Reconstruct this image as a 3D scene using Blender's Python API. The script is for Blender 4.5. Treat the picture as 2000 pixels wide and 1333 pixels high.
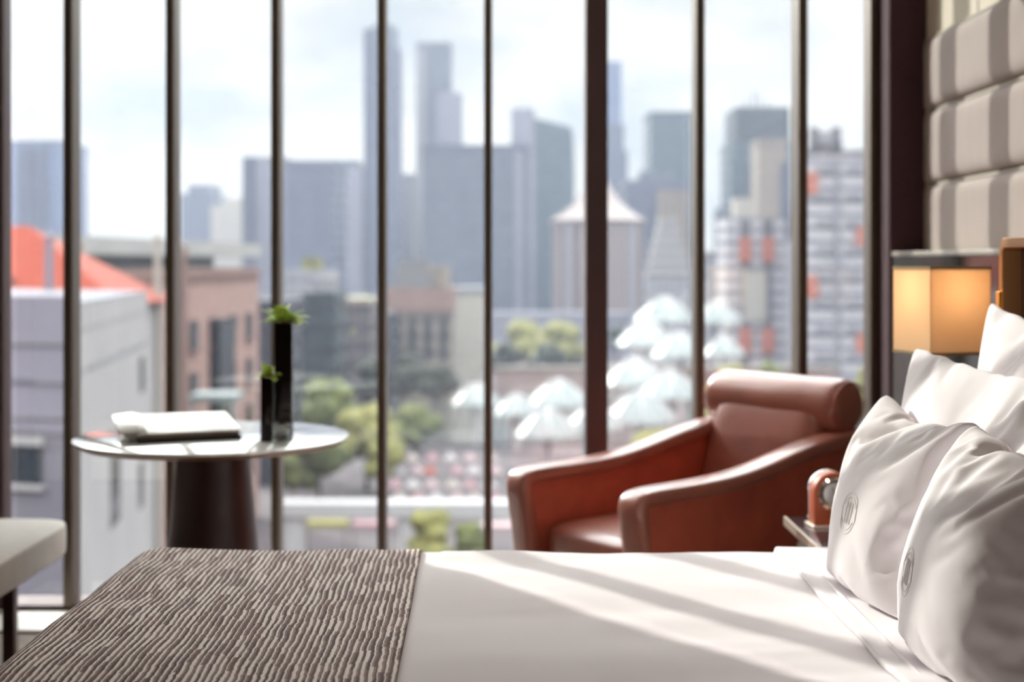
import bpy, bmesh, math, random
from mathutils import Vector, Matrix, noise
random.seed(7)
S = bpy.context.scene
for _o in list(bpy.data.objects): bpy.data.objects.remove(_o)
COL = S.collection
PI = math.pi
F = 2777.8                       # 50 mm lens on a 36 mm sensor, 2000 px wide
EYE = 1.25                       # camera height above the room's floor
HZ = 512.0                       # horizon row in the photograph
GROUND = -28.75                  # street level below the room

def srgb(r, g, b):
    f = lambda c: (c/255/12.92) if c/255 <= .04045 else ((c/255+.055)/1.055)**2.4
    return (f(r), f(g), f(b), 1)

# ------------------------------------------------------------------ camera
cam = bpy.data.cameras.new('camera'); cam_o = bpy.data.objects.new('camera', cam); COL.objects.link(cam_o)
cam_o.location = (0, 0, EYE); cam_o.rotation_euler = (PI/2, 0, 0)
cam.lens = 50; cam.sensor_width = 36; cam.shift_y = -(666.5-HZ)/2000
cam.clip_end = 4000; cam.clip_start = .05
cam.dof.use_dof = True; cam.dof.focus_distance = 2.35; cam.dof.aperture_fstop = 2.7
S.camera = cam_o

# ------------------------------------------------------------------ sky
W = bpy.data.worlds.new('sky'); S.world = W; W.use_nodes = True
nt = W.node_tree; nt.nodes.clear()
N = nt.nodes.new; L = nt.links.new
out = N('ShaderNodeOutputWorld'); bg = N('ShaderNodeBackground'); L(bg.outputs[0], out.inputs[0])
tc = N('ShaderNodeTexCoord'); mp = N('ShaderNodeMapping'); L(tc.outputs['Generated'], mp.inputs[0])
mp.inputs['Scale'].default_value = (1, 1, 1.9); mp.inputs['Rotation'].default_value = (0, .35, 0)
n1 = N('ShaderNodeTexNoise'); n1.inputs['Scale'].default_value = 6.5; n1.inputs['Detail'].default_value = 5; n1.inputs['Roughness'].default_value = .5
L(mp.outputs[0], n1.inputs[0])
cr = N('ShaderNodeValToRGB'); L(n1.outputs[0], cr.inputs[0])
e = cr.color_ramp.elements; e[0].position = .36; e[0].color = (.325, .352, .385, 1)
e[1].position = .56; e[1].color = (.495, .487, .48, 1)
m_ = e.new(.46); m_.color = (.41, .412, .42, 1)
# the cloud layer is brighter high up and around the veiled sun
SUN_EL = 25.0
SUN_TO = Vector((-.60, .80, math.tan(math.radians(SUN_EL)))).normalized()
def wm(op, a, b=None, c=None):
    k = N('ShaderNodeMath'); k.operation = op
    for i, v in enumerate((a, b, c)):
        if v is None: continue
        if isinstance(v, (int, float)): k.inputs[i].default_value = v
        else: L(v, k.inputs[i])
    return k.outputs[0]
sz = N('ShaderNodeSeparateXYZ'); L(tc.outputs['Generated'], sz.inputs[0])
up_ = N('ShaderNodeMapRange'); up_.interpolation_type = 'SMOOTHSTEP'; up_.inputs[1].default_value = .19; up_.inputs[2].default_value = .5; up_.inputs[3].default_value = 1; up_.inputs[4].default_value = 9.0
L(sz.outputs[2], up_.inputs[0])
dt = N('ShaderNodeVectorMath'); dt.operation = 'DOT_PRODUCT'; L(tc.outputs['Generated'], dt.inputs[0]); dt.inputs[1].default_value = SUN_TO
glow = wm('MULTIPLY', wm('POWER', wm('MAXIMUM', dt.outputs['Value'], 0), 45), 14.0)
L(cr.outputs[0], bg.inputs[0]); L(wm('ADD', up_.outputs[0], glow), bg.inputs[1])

# ------------------------------------------------------------------ sun, portal, exposure
SUN_DIR = -SUN_TO
sd = bpy.data.lights.new('sun', 'SUN'); sd.energy = 2.15; sd.angle = math.radians(.6); sd.color = (1, .96, .90)
so = bpy.data.objects.new('sun', sd); COL.objects.link(so); so.rotation_euler = SUN_DIR.to_track_quat('-Z', 'Y').to_euler()
pd = bpy.data.lights.new('window_portal', 'AREA'); pd.shape = 'RECTANGLE'; pd.size = 3.1; pd.size_y = 2.7
po = bpy.data.objects.new('window_portal', pd); COL.objects.link(po); po.location = (-.245, 5.2, 1.35); po.rotation_euler = (-PI/2, 0, 0)
pd.cycles.is_portal = True
S.view_settings.view_transform = 'Standard'; S.view_settings.look = 'None'; S.view_settings.gamma = 1
S.view_settings.use_curve_mapping = False; S.view_settings.exposure = 1.0
S.cycles.use_denoising = True
S.cycles.max_bounces = 10; S.cycles.diffuse_bounces = 5; S.cycles.transparent_max_bounces = 24
S.cycles.volume_bounces = 1; S.cycles.sample_clamp_indirect = 6

# ------------------------------------------------------------------ helpers
def P(px, py, Y): return Vector(((px-1000)*Y/F, Y, EYE-(py-HZ)*Y/F))

def mat(name, col, rough=.6, metal=0, var=.12, scale=6, bump=0, bscale=60, spec=.5, coat=0, col2=None, stretch=None, sheen=0):
    m = bpy.data.materials.new(name); m.use_nodes = True; t = m.node_tree; b = t.nodes['Principled BSDF']
    b.inputs['Roughness'].default_value = rough; b.inputs['Metallic'].default_value = metal
    b.inputs['Specular IOR Level'].default_value = spec; b.inputs['Coat Weight'].default_value = coat
    b.inputs['Sheen Weight'].default_value = sheen
    c = t.nodes.new('ShaderNodeTexCoord'); n = t.nodes.new('ShaderNodeTexNoise'); n.inputs['Scale'].default_value = scale; n.inputs['Detail'].default_value = 4
    src = c.outputs['Object']
    if stretch:
        mpn = t.nodes.new('ShaderNodeMapping'); mpn.inputs['Scale'].default_value = stretch; t.links.new(src, mpn.inputs[0]); src = mpn.outputs[0]
    t.links.new(src, n.inputs[0])
    r = t.nodes.new('ShaderNodeValToRGB'); t.links.new(n.outputs[0], r.inputs[0])
    a = [c_*(1-var) for c_ in col[:3]]+[1]; z = [min(1, c_*(1+var)) for c_ in (col2 or col)[:3]]+[1]
    r.color_ramp.elements[0].position = .3; r.color_ramp.elements[1].position = .7
    r.color_ramp.elements[0].color = a; r.color_ramp.elements[1].color = z
    t.links.new(r.outputs[0], b.inputs['Base Color'])
    if bump:
        n2 = t.nodes.new('ShaderNodeTexNoise'); n2.inputs['Scale'].default_value = bscale; n2.inputs['Detail'].default_value = 3
        t.links.new(src, n2.inputs[0]); bp = t.nodes.new('ShaderNodeBump'); bp.inputs['Strength'].default_value = bump; bp.inputs['Distance'].default_value = .002
        t.links.new(n2.outputs[0], bp.inputs['Height']); t.links.new(bp.outputs[0], b.inputs['Normal'])
    return m

def facade(name, wall, glass, fh=3.6, bw=3.0, hf=.55, vf=.7, rough=.35, gmetal=.0, accent=None):
    """wall with rows of windows, all in the object's own coordinates (metres)"""
    m = bpy.data.materials.new(name); m.use_nodes = True; t = m.node_tree; b = t.nodes['Principled BSDF']
    nn, ll = t.nodes.new, t.links.new
    def M(op, a, bb=None):
        k = nn('ShaderNodeMath'); k.operation = op
        for i, v in enumerate((a, bb)):
            if v is None: continue
            if isinstance(v, (int, float)): k.inputs[i].default_value = v
            else: ll(v, k.inputs[i])
        return k.outputs[0]
    c = nn('ShaderNodeTexCoord'); sp = nn('ShaderNodeSeparateXYZ'); ll(c.outputs['Object'], sp.inputs[0])
    u = M('ADD', sp.outputs[0], sp.outputs[1]); zf = M('DIVIDE', sp.outputs[2], fh); uf = M('DIVIDE', u, bw)
    mk = M('MULTIPLY', M('LESS_THAN', M('FRACT', zf), hf), M('LESS_THAN', M('FRACT', uf), vf))
    nz = nn('ShaderNodeTexNoise'); nz.inputs['Scale'].default_value = .05; nz.inputs['Detail'].default_value = 3; ll(c.outputs['Object'], nz.inputs[0])
    wn = nn('ShaderNodeTexWhiteNoise'); wn.noise_dimensions = '2D'; cb = nn('ShaderNodeCombineXYZ')
    ll(M('FLOOR', uf), cb.inputs[0]); ll(M('FLOOR', zf), cb.inputs[1]); ll(cb.outputs[0], wn.inputs['Vector'])
    g = nn('ShaderNodeMix'); g.data_type = 'RGBA'; ll(M('MULTIPLY', wn.outputs[0], .45), g.inputs[0])
    g.inputs[6].default_value = glass; g.inputs[7].default_value = [min(1, v*1.7+.03) for v in glass[:3]]+[1]
    w_ = nn('ShaderNodeMix'); w_.data_type = 'RGBA'; ll(nz.outputs[0], w_.inputs[0])
    w_.inputs[6].default_value = [v*.85 for v in wall[:3]]+[1]; w_.inputs[7].default_value = [min(1, v*1.15) for v in wall[:3]]+[1]
    x = nn('ShaderNodeMix'); x.data_type = 'RGBA'; ll(mk, x.inputs[0]); ll(w_.outputs[2], x.inputs[6]); ll(g.outputs[2], x.inputs[7])
    ll(x.outputs[2], b.inputs['Base Color'])
    ll(M('SUBTRACT', .8, M('MULTIPLY', mk, .8-rough)), b.inputs['Roughness'])
    return m

def mesh(name, bm, m, parent=None, smooth=True, bevel=0, seg=3, sub=0, loc=None, angle=40):
    bmesh.ops.recalc_face_normals(bm, faces=bm.faces)
    me = bpy.data.meshes.new(name); bm.to_mesh(me); bm.free()
    o = bpy.data.objects.new(name, me); COL.objects.link(o)
    if m: me.materials.append(m)
    if parent is not None: o.parent = parent
    if loc is not None: o.location = loc
    for p in me.polygons: p.use_smooth = smooth
    if smooth and not sub:
        me.set_sharp_from_angle(angle=math.radians(angle))
    if bevel:
        b = o.modifiers.new('bevel', 'BEVEL'); b.width = bevel; b.segments = seg; b.limit_method = 'ANGLE'; b.angle_limit = math.radians(35)
        b.harden_normals = False
        for e_ in me.edges: e_.use_edge_sharp = False
    if sub:
        s = o.modifiers.new('subdivision', 'SUBSURF'); s.levels = sub; s.render_levels = sub
    return o

def tag(o, label=None, cat=None, group=None, kind=None):
    if label: o['label'] = label
    if cat: o['category'] = cat
    if group: o['group'] = group
    if kind: o['kind'] = kind
    return o

def empty(name, loc=(0, 0, 0), rz=0, label=None, cat=None, group=None, kind=None):
    o = bpy.data.objects.new(name, None); COL.objects.link(o); o.location = loc; o.rotation_euler = (0, 0, rz); o.empty_display_size = .1
    return tag(o, label, cat, group, kind)

def box(bm, x0, x1, y0, y1, z0, z1):
    v = [bm.verts.new(p) for p in ((x0,y0,z0),(x1,y0,z0),(x1,y1,z0),(x0,y1,z0),(x0,y0,z1),(x1,y0,z1),(x1,y1,z1),(x0,y1,z1))]
    for f in ((0,3,2,1),(4,5,6,7),(0,1,5,4),(1,2,6,5),(2,3,7,6),(3,0,4,7)): bm.faces.new([v[i] for i in f])
    return bm
def B(*a): return box(bmesh.new(), *a)

def lathe(prof, n=64, bm=None, cap=True, cx=0, cy=0):
    bm = bm or bmesh.new(); rings = []
    for r, z in prof: rings.append([bm.verts.new((cx+r*math.cos(2*PI*i/n), cy+r*math.sin(2*PI*i/n), z)) for i in range(n)])
    for a, b in zip(rings, rings[1:]):
        for i in range(n): bm.faces.new((a[i], a[(i+1) % n], b[(i+1) % n], b[i]))
    if cap: bm.faces.new(rings[0][::-1]); bm.faces.new(rings[-1])
    return bm

def tube(pts, r, n=10, bm=None, closed=False, cap=True):
    bm = bm or bmesh.new(); rings = []; pts = [Vector(p) for p in pts]; k = len(pts)
    up = Vector((0, 0, 1))
    for i, p in enumerate(pts):
        a = pts[(i-1) % k] if (closed or i) else p; b = pts[(i+1) % k] if (closed or i < k-1) else p
        d = (b-a).normalized(); s = d.cross(up)
        if s.length < .05: s = d.cross(Vector((0, 1, 0)))
        s.normalize(); t = s.cross(d)
        rr = r[i] if isinstance(r, (list, tuple)) else r
        rings.append([bm.verts.new(p+rr*(s*math.cos(2*PI*j/n)+t*math.sin(2*PI*j/n))) for j in range(n)])
    pr = list(zip(rings, rings[1:]))+([(rings[-1], rings[0])] if closed else [])
    for a, b in pr:
        for j in range(n): bm.faces.new((a[j], a[(j+1) % n], b[(j+1) % n], b[j]))
    if not closed and cap: bm.faces.new(rings[0][::-1]); bm.faces.new(rings[-1])
    return bm

def extrude_poly(poly, axis_fn, t0, t1, bm=None):
    """poly: 2D outline; axis_fn(a, b, t) -> 3D point"""
    bm = bm or bmesh.new()
    A = [bm.verts.new(axis_fn(a, b, t0)) for a, b in poly]; C = [bm.verts.new(axis_fn(a, b, t1)) for a, b in poly]
    bm.faces.new(A); bm.faces.new(C[::-1]); n = len(poly)
    for i in range(n): bm.faces.new((A[i], C[i], C[(i+1) % n], A[(i+1) % n]))
    return bm

def superbox(sx, sy, sz, e=.25, nu=40, nv=20, bm=None):
    """soft cushion block: rounded box of half sizes sx, sy, sz"""
    bm = bm or bmesh.new(); f = lambda c, p: math.copysign(abs(c)**p, c); rings = []
    for j in range(1, nv):
        ph = -PI/2+PI*j/nv
        rings.append([bm.verts.new((sx*f(math.cos(ph), e)*f(math.cos(2*PI*i/nu), e), sy*f(math.cos(ph), e)*f(math.sin(2*PI*i/nu), e), sz*f(math.sin(ph), e))) for i in range(nu)])
    for a, b in zip(rings, rings[1:]):
        for i in range(nu): bm.faces.new((a[i], a[(i+1) % nu], b[(i+1) % nu], b[i]))
    bm.faces.new(rings[0][::-1]); bm.faces.new(rings[-1])
    return bm

# ------------------------------------------------------------------ room materials
M_ = {}
M_['fin'] = mat('bronze_fin', srgb(92, 80, 68), .42, .55, .08, 3, stretch=(1, 1, .2))
M_['post'] = mat('dark_bronze_post', srgb(82, 64, 64), .6, .2, .08, 3)
M_['column'] = mat('dark_plum_fabric', srgb(74, 48, 54), .9, 0, .25, 120, .6, 400)
M_['wallpaint'] = mat('cream_wall_paint', srgb(222, 212, 192), .8, 0, .03, 3)
M_['ceil'] = mat('ceiling_paint', srgb(225, 218, 208), .9, 0, .03, 3)
M_['padding'] = mat('taupe_upholstery', srgb(162, 146, 137), .75, 0, .04, 30, .25, 500, sheen=.2, stretch=(1, 1, .25))
M_['seam'] = mat('taupe_piping', srgb(190, 184, 168), .6)
M_['carpet'] = mat('brown_grey_carpet', srgb(128, 116, 108), .95, 0, .2, 30, .8, 300)
M_['white'] = mat('white_cotton', srgb(247, 241, 243), .85, 0, .01, 5, .22, 900, sheen=.1)
M_['leather'] = mat('chestnut_leather', srgb(178, 86, 64), .40, 0, .12, 12, .25, 260, .55)
M_['leather_pad'] = mat('sky_sheen_leather', srgb(162, 98, 82), .30, 0, .1, 12, .2, 260, .8, .35)  # same leather, paler colour standing in for the sky's reflection
M_['bronze'] = mat('brushed_bronze', srgb(196, 142, 94), .38, .8, .08, 6)
M_['darkwood'] = mat('dark_walnut', srgb(66, 38, 28), .45, 0, .25, 4, stretch=(1, 1, 8))
M_['black'] = mat('black_lacquer', srgb(16, 12, 13), .12, 0, .1, 5, spec=.5)
M_['chrome'] = mat('chrome', srgb(225, 225, 225), .12, 1, .02, 5)
M_['beige'] = mat('grey_beige_fabric', srgb(206, 200, 192), .85, 0, .05, 20, .4, 500)

def glass_mat(name, tint, extra=0.0, rough=0.0):
    m = bpy.data.materials.new(name); m.use_nodes = True; t = m.node_tree; t.nodes.clear()
    o = t.nodes.new('ShaderNodeOutputMaterial'); mx = t.nodes.new('ShaderNodeMixShader'); tr = t.nodes.new('ShaderNodeBsdfTransparent'); gl = t.nodes.new('ShaderNodeBsdfGlossy')
    # Schlick reflectance of one surface, the same from both sides
    lk = t.links.new
    def M(op, a, bb=None):
        k = t.nodes.new('ShaderNodeMath'); k.operation = op
        for i, v in enumerate((a, bb)):
            if v is None: continue
            if isinstance(v, (int, float)): k.inputs[i].default_value = v
            else: lk(v, k.inputs[i])
        return k.outputs[0]
    ge = t.nodes.new('ShaderNodeNewGeometry'); dp = t.nodes.new('ShaderNodeVectorMath'); dp.operation = 'DOT_PRODUCT'; lk(ge.outputs['Incoming'], dp.inputs[0]); lk(ge.outputs['Normal'], dp.inputs[1])
    frs = M('ADD', M('MULTIPLY', M('POWER', M('SUBTRACT', 1, M('ABSOLUTE', dp.outputs['Value'])), 5), .94), .035)
    nz = t.nodes.new('ShaderNodeTexNoise'); nz.inputs['Scale'].default_value = 1.3
    ad = t.nodes.new('ShaderNodeMath'); ad.operation = 'ADD'; ad.inputs[1].default_value = extra; t.links.new(frs, ad.inputs[0])
    tr.inputs[0].default_value = tint; gl.inputs['Roughness'].default_value = rough
    r = t.nodes.new('ShaderNodeMapRange'); r.inputs[3].default_value = rough; r.inputs[4].default_value = rough+.01
    t.links.new(nz.outputs[0], r.inputs[0]); t.links.new(r.outputs[0], gl.inputs['Roughness'])
    t.links.new(ad.outputs[0], mx.inputs[0]); t.links.new(tr.outputs[0], mx.inputs[1]); t.links.new(gl.outputs[0], mx.inputs[2]); t.links.new(mx.outputs[0], o.inputs[0])
    return m
M_['pane'] = glass_mat('window_glass', (.96, .98, .97, 1), .03)
M_['crystal'] = glass_mat('crystal_glass', (.82, .86, .86, 1), .16)

# ------------------------------------------------------------------ the room shell
WY = 5.10                      # window plane
tag(mesh('floor', B(-3.4, 1.6, -1.6, 5.2, -.06, 0), M_['carpet'], smooth=False), kind='structure')
tag(mesh('ceiling', B(-3.4, 1.6, -1.6, 5.2, 2.72, 2.8), M_['ceil'], smooth=False), kind='structure')
tag(mesh('wall_right', B(1.43, 1.6, -1.6, 5.2, 0, 2.72), M_['wallpaint'], smooth=False), kind='structure')
tag(mesh('wall_left', B(-3.4, -3.3, -1.6, 5.2, 0, 2.72), M_['wallpaint'], smooth=False), kind='structure')
tag(mesh('wall_back', B(-3.3, 1.43, -1.6, -1.5, 0, 2.72), mat('warm_bounce_brown', srgb(140, 100, 70), .5, 0, .15, 3, stretch=(1, 1, 6)), smooth=False), kind='structure')  # unseen wall; brown finish invented to darken and warm the bounce
tag(mesh('wall_front', B(-3.3, -1.82, 5.02, 5.12, 0, 2.72), M_['wallpaint'], smooth=False), kind='structure')
tag(mesh('column_right', B(1.30, 1.43, 4.90, 5.2, 0, 2.72), M_['column'], smooth=True, bevel=.004), kind='structure')

win = empty('window_1', (0, WY, 0), kind='structure')
mesh('glass_pane', B(-1.80, 1.30, .045, .053, .03, 2.72), M_['pane'], win, smooth=False)
for x0, w, d, mm in ((-1.868,.085,.12,'post'), (-1.588,.032,.07,'fin'), (-1.226,.030,.07,'fin'), (-.853,.029,.07,'fin'), (-.477,.029,.07,'fin'),
                    (-.099,.028,.07,'fin'), (.259,.077,.12,'post'), (.648,.030,.07,'fin'), (1.008,.032,.07,'fin'), (1.268,.034,.07,'fin')):
    mesh('mullion', B(x0, x0+w, -d-(.03 if .5 < x0 < 1.2 else 0), -.03 if x0 < -1.8 else .035, .03, 2.72), M_[mm], win, smooth=True, bevel=.003)
mesh('base_channel', B(-1.80, 1.30, -.05, .10, 0, .03), M_['post'], win, smooth=False)
tag(mesh('trim_1', B(-1.80, 1.30, 4.78, 5.04, 0, .012), mat('pale_floor_strip', srgb(214, 208, 200), .5, 0, .06, 8), smooth=False), kind='structure')  # pale strip on the floor along the window

# padded wall panels: each row bulges towards the room
def padded_panel(z0, z1, y0, y1, lab):
    bm = bmesh.new(); ny, nz = 90, 26; g = []
    for j in range(nz+1):
        v = j/nz; row = []
        for i in range(ny+1):
            u = i/ny; y = y1+(y0-y1)*u
            ez = 1-abs(2*v-1)**7; ey = min(1, u*ny/5)
            ey = math.sin(ey*PI/2)
            x = 1.43-.008-.024*(ez**.55)*(.25+.75*ey)+.0012*noise.noise(Vector((y*3, v*2, z0*9)))
            row.append(bm.verts.new((x, y, z0+.004+(z1-z0-.008)*v)))
        g.append(row)
    for j in range(nz):
        for i in range(ny): bm.faces.new((g[j][i], g[j][i+1], g[j+1][i+1], g[j+1][i]))
    # back and rims
    bx = 1.43
    bb = [bm.verts.new((bx, r[0].co.y, r[0].co.z)) for r in g]
    for j in range(nz): bm.faces.new((g[j][0], g[j+1][0], bb[j+1], bb[j]))
    tb = [bm.verts.new((bx, v.co.y, v.co.z)) for v in g[nz]]
    for i in range(ny): bm.faces.new((g[nz][i], g[nz][i+1], tb[i+1], tb[i]))
    bt = [bm.verts.new((bx, v.co.y, v.co.z)) for v in g[0]]
    for i in range(ny): bm.faces.new((g[0][i], bt[i], bt[i+1], g[0][i+1]))
    root = mesh('wall_panel', bm, M_['padding'])
    tag(root, lab, 'wall panel', 'padded panels on the wall above the bed')
    mesh('piping', tube([(1.422, y1-.01-(y1-y0)*k/30, z1) for k in range(31)], .0045, 8), M_['seam'], root)
    return root
padded_panel(1.766, 2.010, .2, 4.89, 'taupe padded wall panel, topmost row under the cream wall')
padded_panel(1.515, 1.762, .2, 4.89, 'taupe padded wall panel, middle row between the two seams')
padded_panel(1.264, 1.511, .2, 4.89, 'taupe padded wall panel, lowest row just above the dark glossy panel')
tr = tag(mesh('trim_2', B(1.4275, 1.43, 4.36, 4.375, 2.01, 2.72), M_['seam'], smooth=False), kind='structure')

# low glossy panel behind the lamp
low = empty('low_wall_panel', (1.305, 3.0, 0), label='dark glossy low wall panel with a thin metal edge behind the lamp', cat='wall panel')
mg = mat('smoked_mirror', srgb(66, 64, 60), .08, .5, .06, 2, spec=.6)
mesh('panel_face', B(0, .125, -2.9, 1.87, 0, 1.268), mg, low, smooth=False)
mesh('top_edge', B(-.003, .125, -2.9, 1.875, 1.2685, 1.285), mat('brushed_champagne_metal', srgb(186, 178, 164), .35, .6), low, smooth=True, bevel=.002)

# ------------------------------------------------------------------ fill lights added out of view to brighten the bed and armchair
def fill_light(x, y, watts, lab):
    o = empty('fill_fixture', (x, y, 2.695), label=lab, cat='fill light', group='added fill lights under the ceiling')
    mesh('trim_ring', lathe([(.10, .0), (.14, .0), (.14, .022), (.10, .022), (.10, 0)], 48, cap=False), M_['chrome'], o)
    dm = bpy.data.materials.new('fill_diffuser'); dm.use_nodes = True; b = dm.node_tree.nodes['Principled BSDF']; b.inputs['Emission Color'].default_value = (1, .86, .68, 1); b.inputs['Emission Strength'].default_value = 3
    mesh('diffuser', lathe([(.099, .012), (.099, .018)], 48), dm, o)
    a = bpy.data.lights.new('fill_light', 'AREA'); a.shape = 'DISK'; a.size = .18; a.energy = watts; a.color = (1, .87, .74)
    ao = bpy.data.objects.new('fill_light', a); COL.objects.link(ao); ao.parent = o; ao.location = (0, 0, .006)
fill_light(-.75, 2.75, 1.6, 'added fill light above the foot of the bed')
fill_light(.2, 3.3, 1.4, 'added fill light above the bed edge near the armchair')

# ------------------------------------------------------------------ headboard
hb = empty('headboard', (1.108, 3.15, 0), label='bronze framed headboard with chamfered corner and ribbed white inset beside the lamp', cat='headboard')
def frame_prof(z0, z1, y0, y1, ch):   # outline in (y,z), far top corner chamfered
    return [(y0, z0), (y1, z0), (y1, z1-ch), (y1-ch, z1), (y0, z1)]
ax = lambda a, b, t: (t, a, b)
fr_z = 1.303
bm = bmesh.new()
# frame: far post + chamfer + top bar, as an open profile ribbon
outer = [(0, .2), (0, fr_z-.022), (-.022, fr_z), (-2.2, fr_z)]
inner = [(-.022, .2), (-.022, fr_z-.030), (-.031, fr_z-.022), (-2.2, fr_z-.022)]
for k in range(3):
    q = [outer[k], outer[k+1], inner[k+1], inner[k]]
    extrude_poly(q, ax, -.03, .045, bm)
bmesh.ops.remove_doubles(bm, verts=bm.verts, dist=1e-5)
mesh('frame', bm, M_['bronze'], hb, smooth=True, bevel=.002)
mesh('clip', B(-.036, -.024, -.02, .004, 1.02, 1.185), mat('polished_orange_bronze', srgb(240, 160, 60), .22, .9), hb, smooth=True, bevel=.002)
mesh('inner_frame', B(.012, .03, -.085, -.022, .4, fr_z-.023), mat('dark_brown_lacquer', srgb(52, 24, 16), .35), hb, smooth=False)
bm = bmesh.new(); pr = []
n_r = 60
for k in range(n_r*6+1):
    z = .5+(fr_z-.06-.5)*k/(n_r*6); pr.append((.028-.0035*abs(math.sin(PI*k/6)), z))
poly = [(.045, .5)]+pr+[(.045, fr_z-.06)]
extrude_poly(poly, lambda a, b, t: (a, t, b), -2.2, -.085, bm)
mesh('ribbed_inset', bm, mat('ribbed_pearl_fabric', srgb(205, 196, 188), .45), hb, smooth=False)
mesh('back_board', B(.045, .192, -2.2, -.004, 0, fr_z-.04), M_['darkwood'], hb, smooth=False)

# ------------------------------------------------------------------ bed
bed = empty('bed', (0, 2.15, 0), label='wide bed with a white duvet below the windows', cat='bed')
BX0, BX1, BY0, BY1, BZ = -.83, 1.03, 1.15, 3.10, .63
mesh('bed_base', B(-.74, 1.02, -.90, .86, .10, .30), M_['darkwood'], bed, smooth=True, bevel=.01)
for lx in (-.68, .96):
    for ly in (-.84, .80): mesh('leg', lathe([(.022, 0), (.03, .1)], 20, cx=lx, cy=ly), M_['darkwood'], bed)
mesh('mattress', B(-.76, 1.02, -.92, .88, .30, .575), M_['white'], bed, smooth=True, bevel=.05, seg=5)

def drape(s0, s1, t0, t1, ns, nt, R, off, z, name, m, parent, thick=.004, amp=.004, x_edge=BX0, y_edge=BY1, skew=0, loc=(0, -2.15, 0)):
    """cloth over the bed: flat inside, rolled over the foot (x<x_edge) and the far side (y>y_edge)"""
    bm = bmesh.new(); uvl = bm.loops.layers.uv.new('UVMap'); g = []; uvs = {}
    xf, yf, yn = x_edge+R, y_edge-R, BY0+R
    for j in range(nt+1):
        t = t0+(t1-t0)*j/nt; row = []
        for i in range(ns+1):
            s = s0+(s1-s0)*i/ns
            sx = s+skew*(t-2.6)*(i/ns)
            exx = max(0, xf-sx); eyy = max(0, t-yf); eyn = max(0, yn-t)
            ey = eyy if eyy else -eyn
            d = math.hypot(exx, ey); q = PI/2*R
            if d > 0:
                hx = R*math.sin(min(d, q)/R); dr = R*(1-math.cos(min(d, q)/R))+max(0, d-q)
                x = min(sx, 1e9) if not exx else xf-hx*exx/d; y = t if not ey else (yf+hx*ey/d if ey > 0 else yn+hx*ey/d)
            else: x, y, dr = sx, t, 0
            k = 1 if dr < .01 else max(0, 1-dr*10)
            zz = z+off-dr+k*((.0050*noise.noise(Vector((s*1.5+.9*t, t*7-s*1.2, 7)))+.0022*(.5-abs(noise.noise(Vector((s*2.2, t*13-s*3, 3))))))*(amp > .005 and s > -.15)+amp*noise.noise(Vector((s*3.1, t*4.3, 2)))+amp*.35*noise.noise(Vector((s*9+3*noise.noise(Vector((s, t, 0))), t*5, 5))))
            x += (1-k)*.008*noise.noise(Vector((s*4, t*9, 9)))
            v = bm.verts.new((x, y, zz)); uvs[v] = (s, t); row.append(v)
        g.append(row)
    for j in range(nt):
        for i in range(ns):
            f = bm.faces.new((g[j][i], g[j][i+1], g[j+1][i+1], g[j+1][i]))
            for lp in f.loops: lp[uvl].uv = uvs[lp.vert]
    o = mesh(name, bm, m, parent, loc=loc, angle=180)
    sm = o.modifiers.new('thickness', 'SOLIDIFY'); sm.thickness = thick; sm.offset = -1
    return o
drape(-1.06, 1.02, .95, 3.36, 200, 200, .075, 0, BZ, 'duvet', M_['white'], bed, .02, .006)
# top sheet folded back below the pillows
fo = drape(.565, 1.02, .95, 3.36, 60, 160, .078, .013, BZ, 'folded_sheet', M_['white'], bed, .010, .006, skew=-.04)
hem = bmesh.new(); tube([(.598, y_, BZ+.0135) for y_ in [1.25+1.75*k/50 for k in range(51)]], .0035, 8, hem)
mesh('hem', hem, M_['white'], bed, loc=(0, -2.15, 0))

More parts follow.
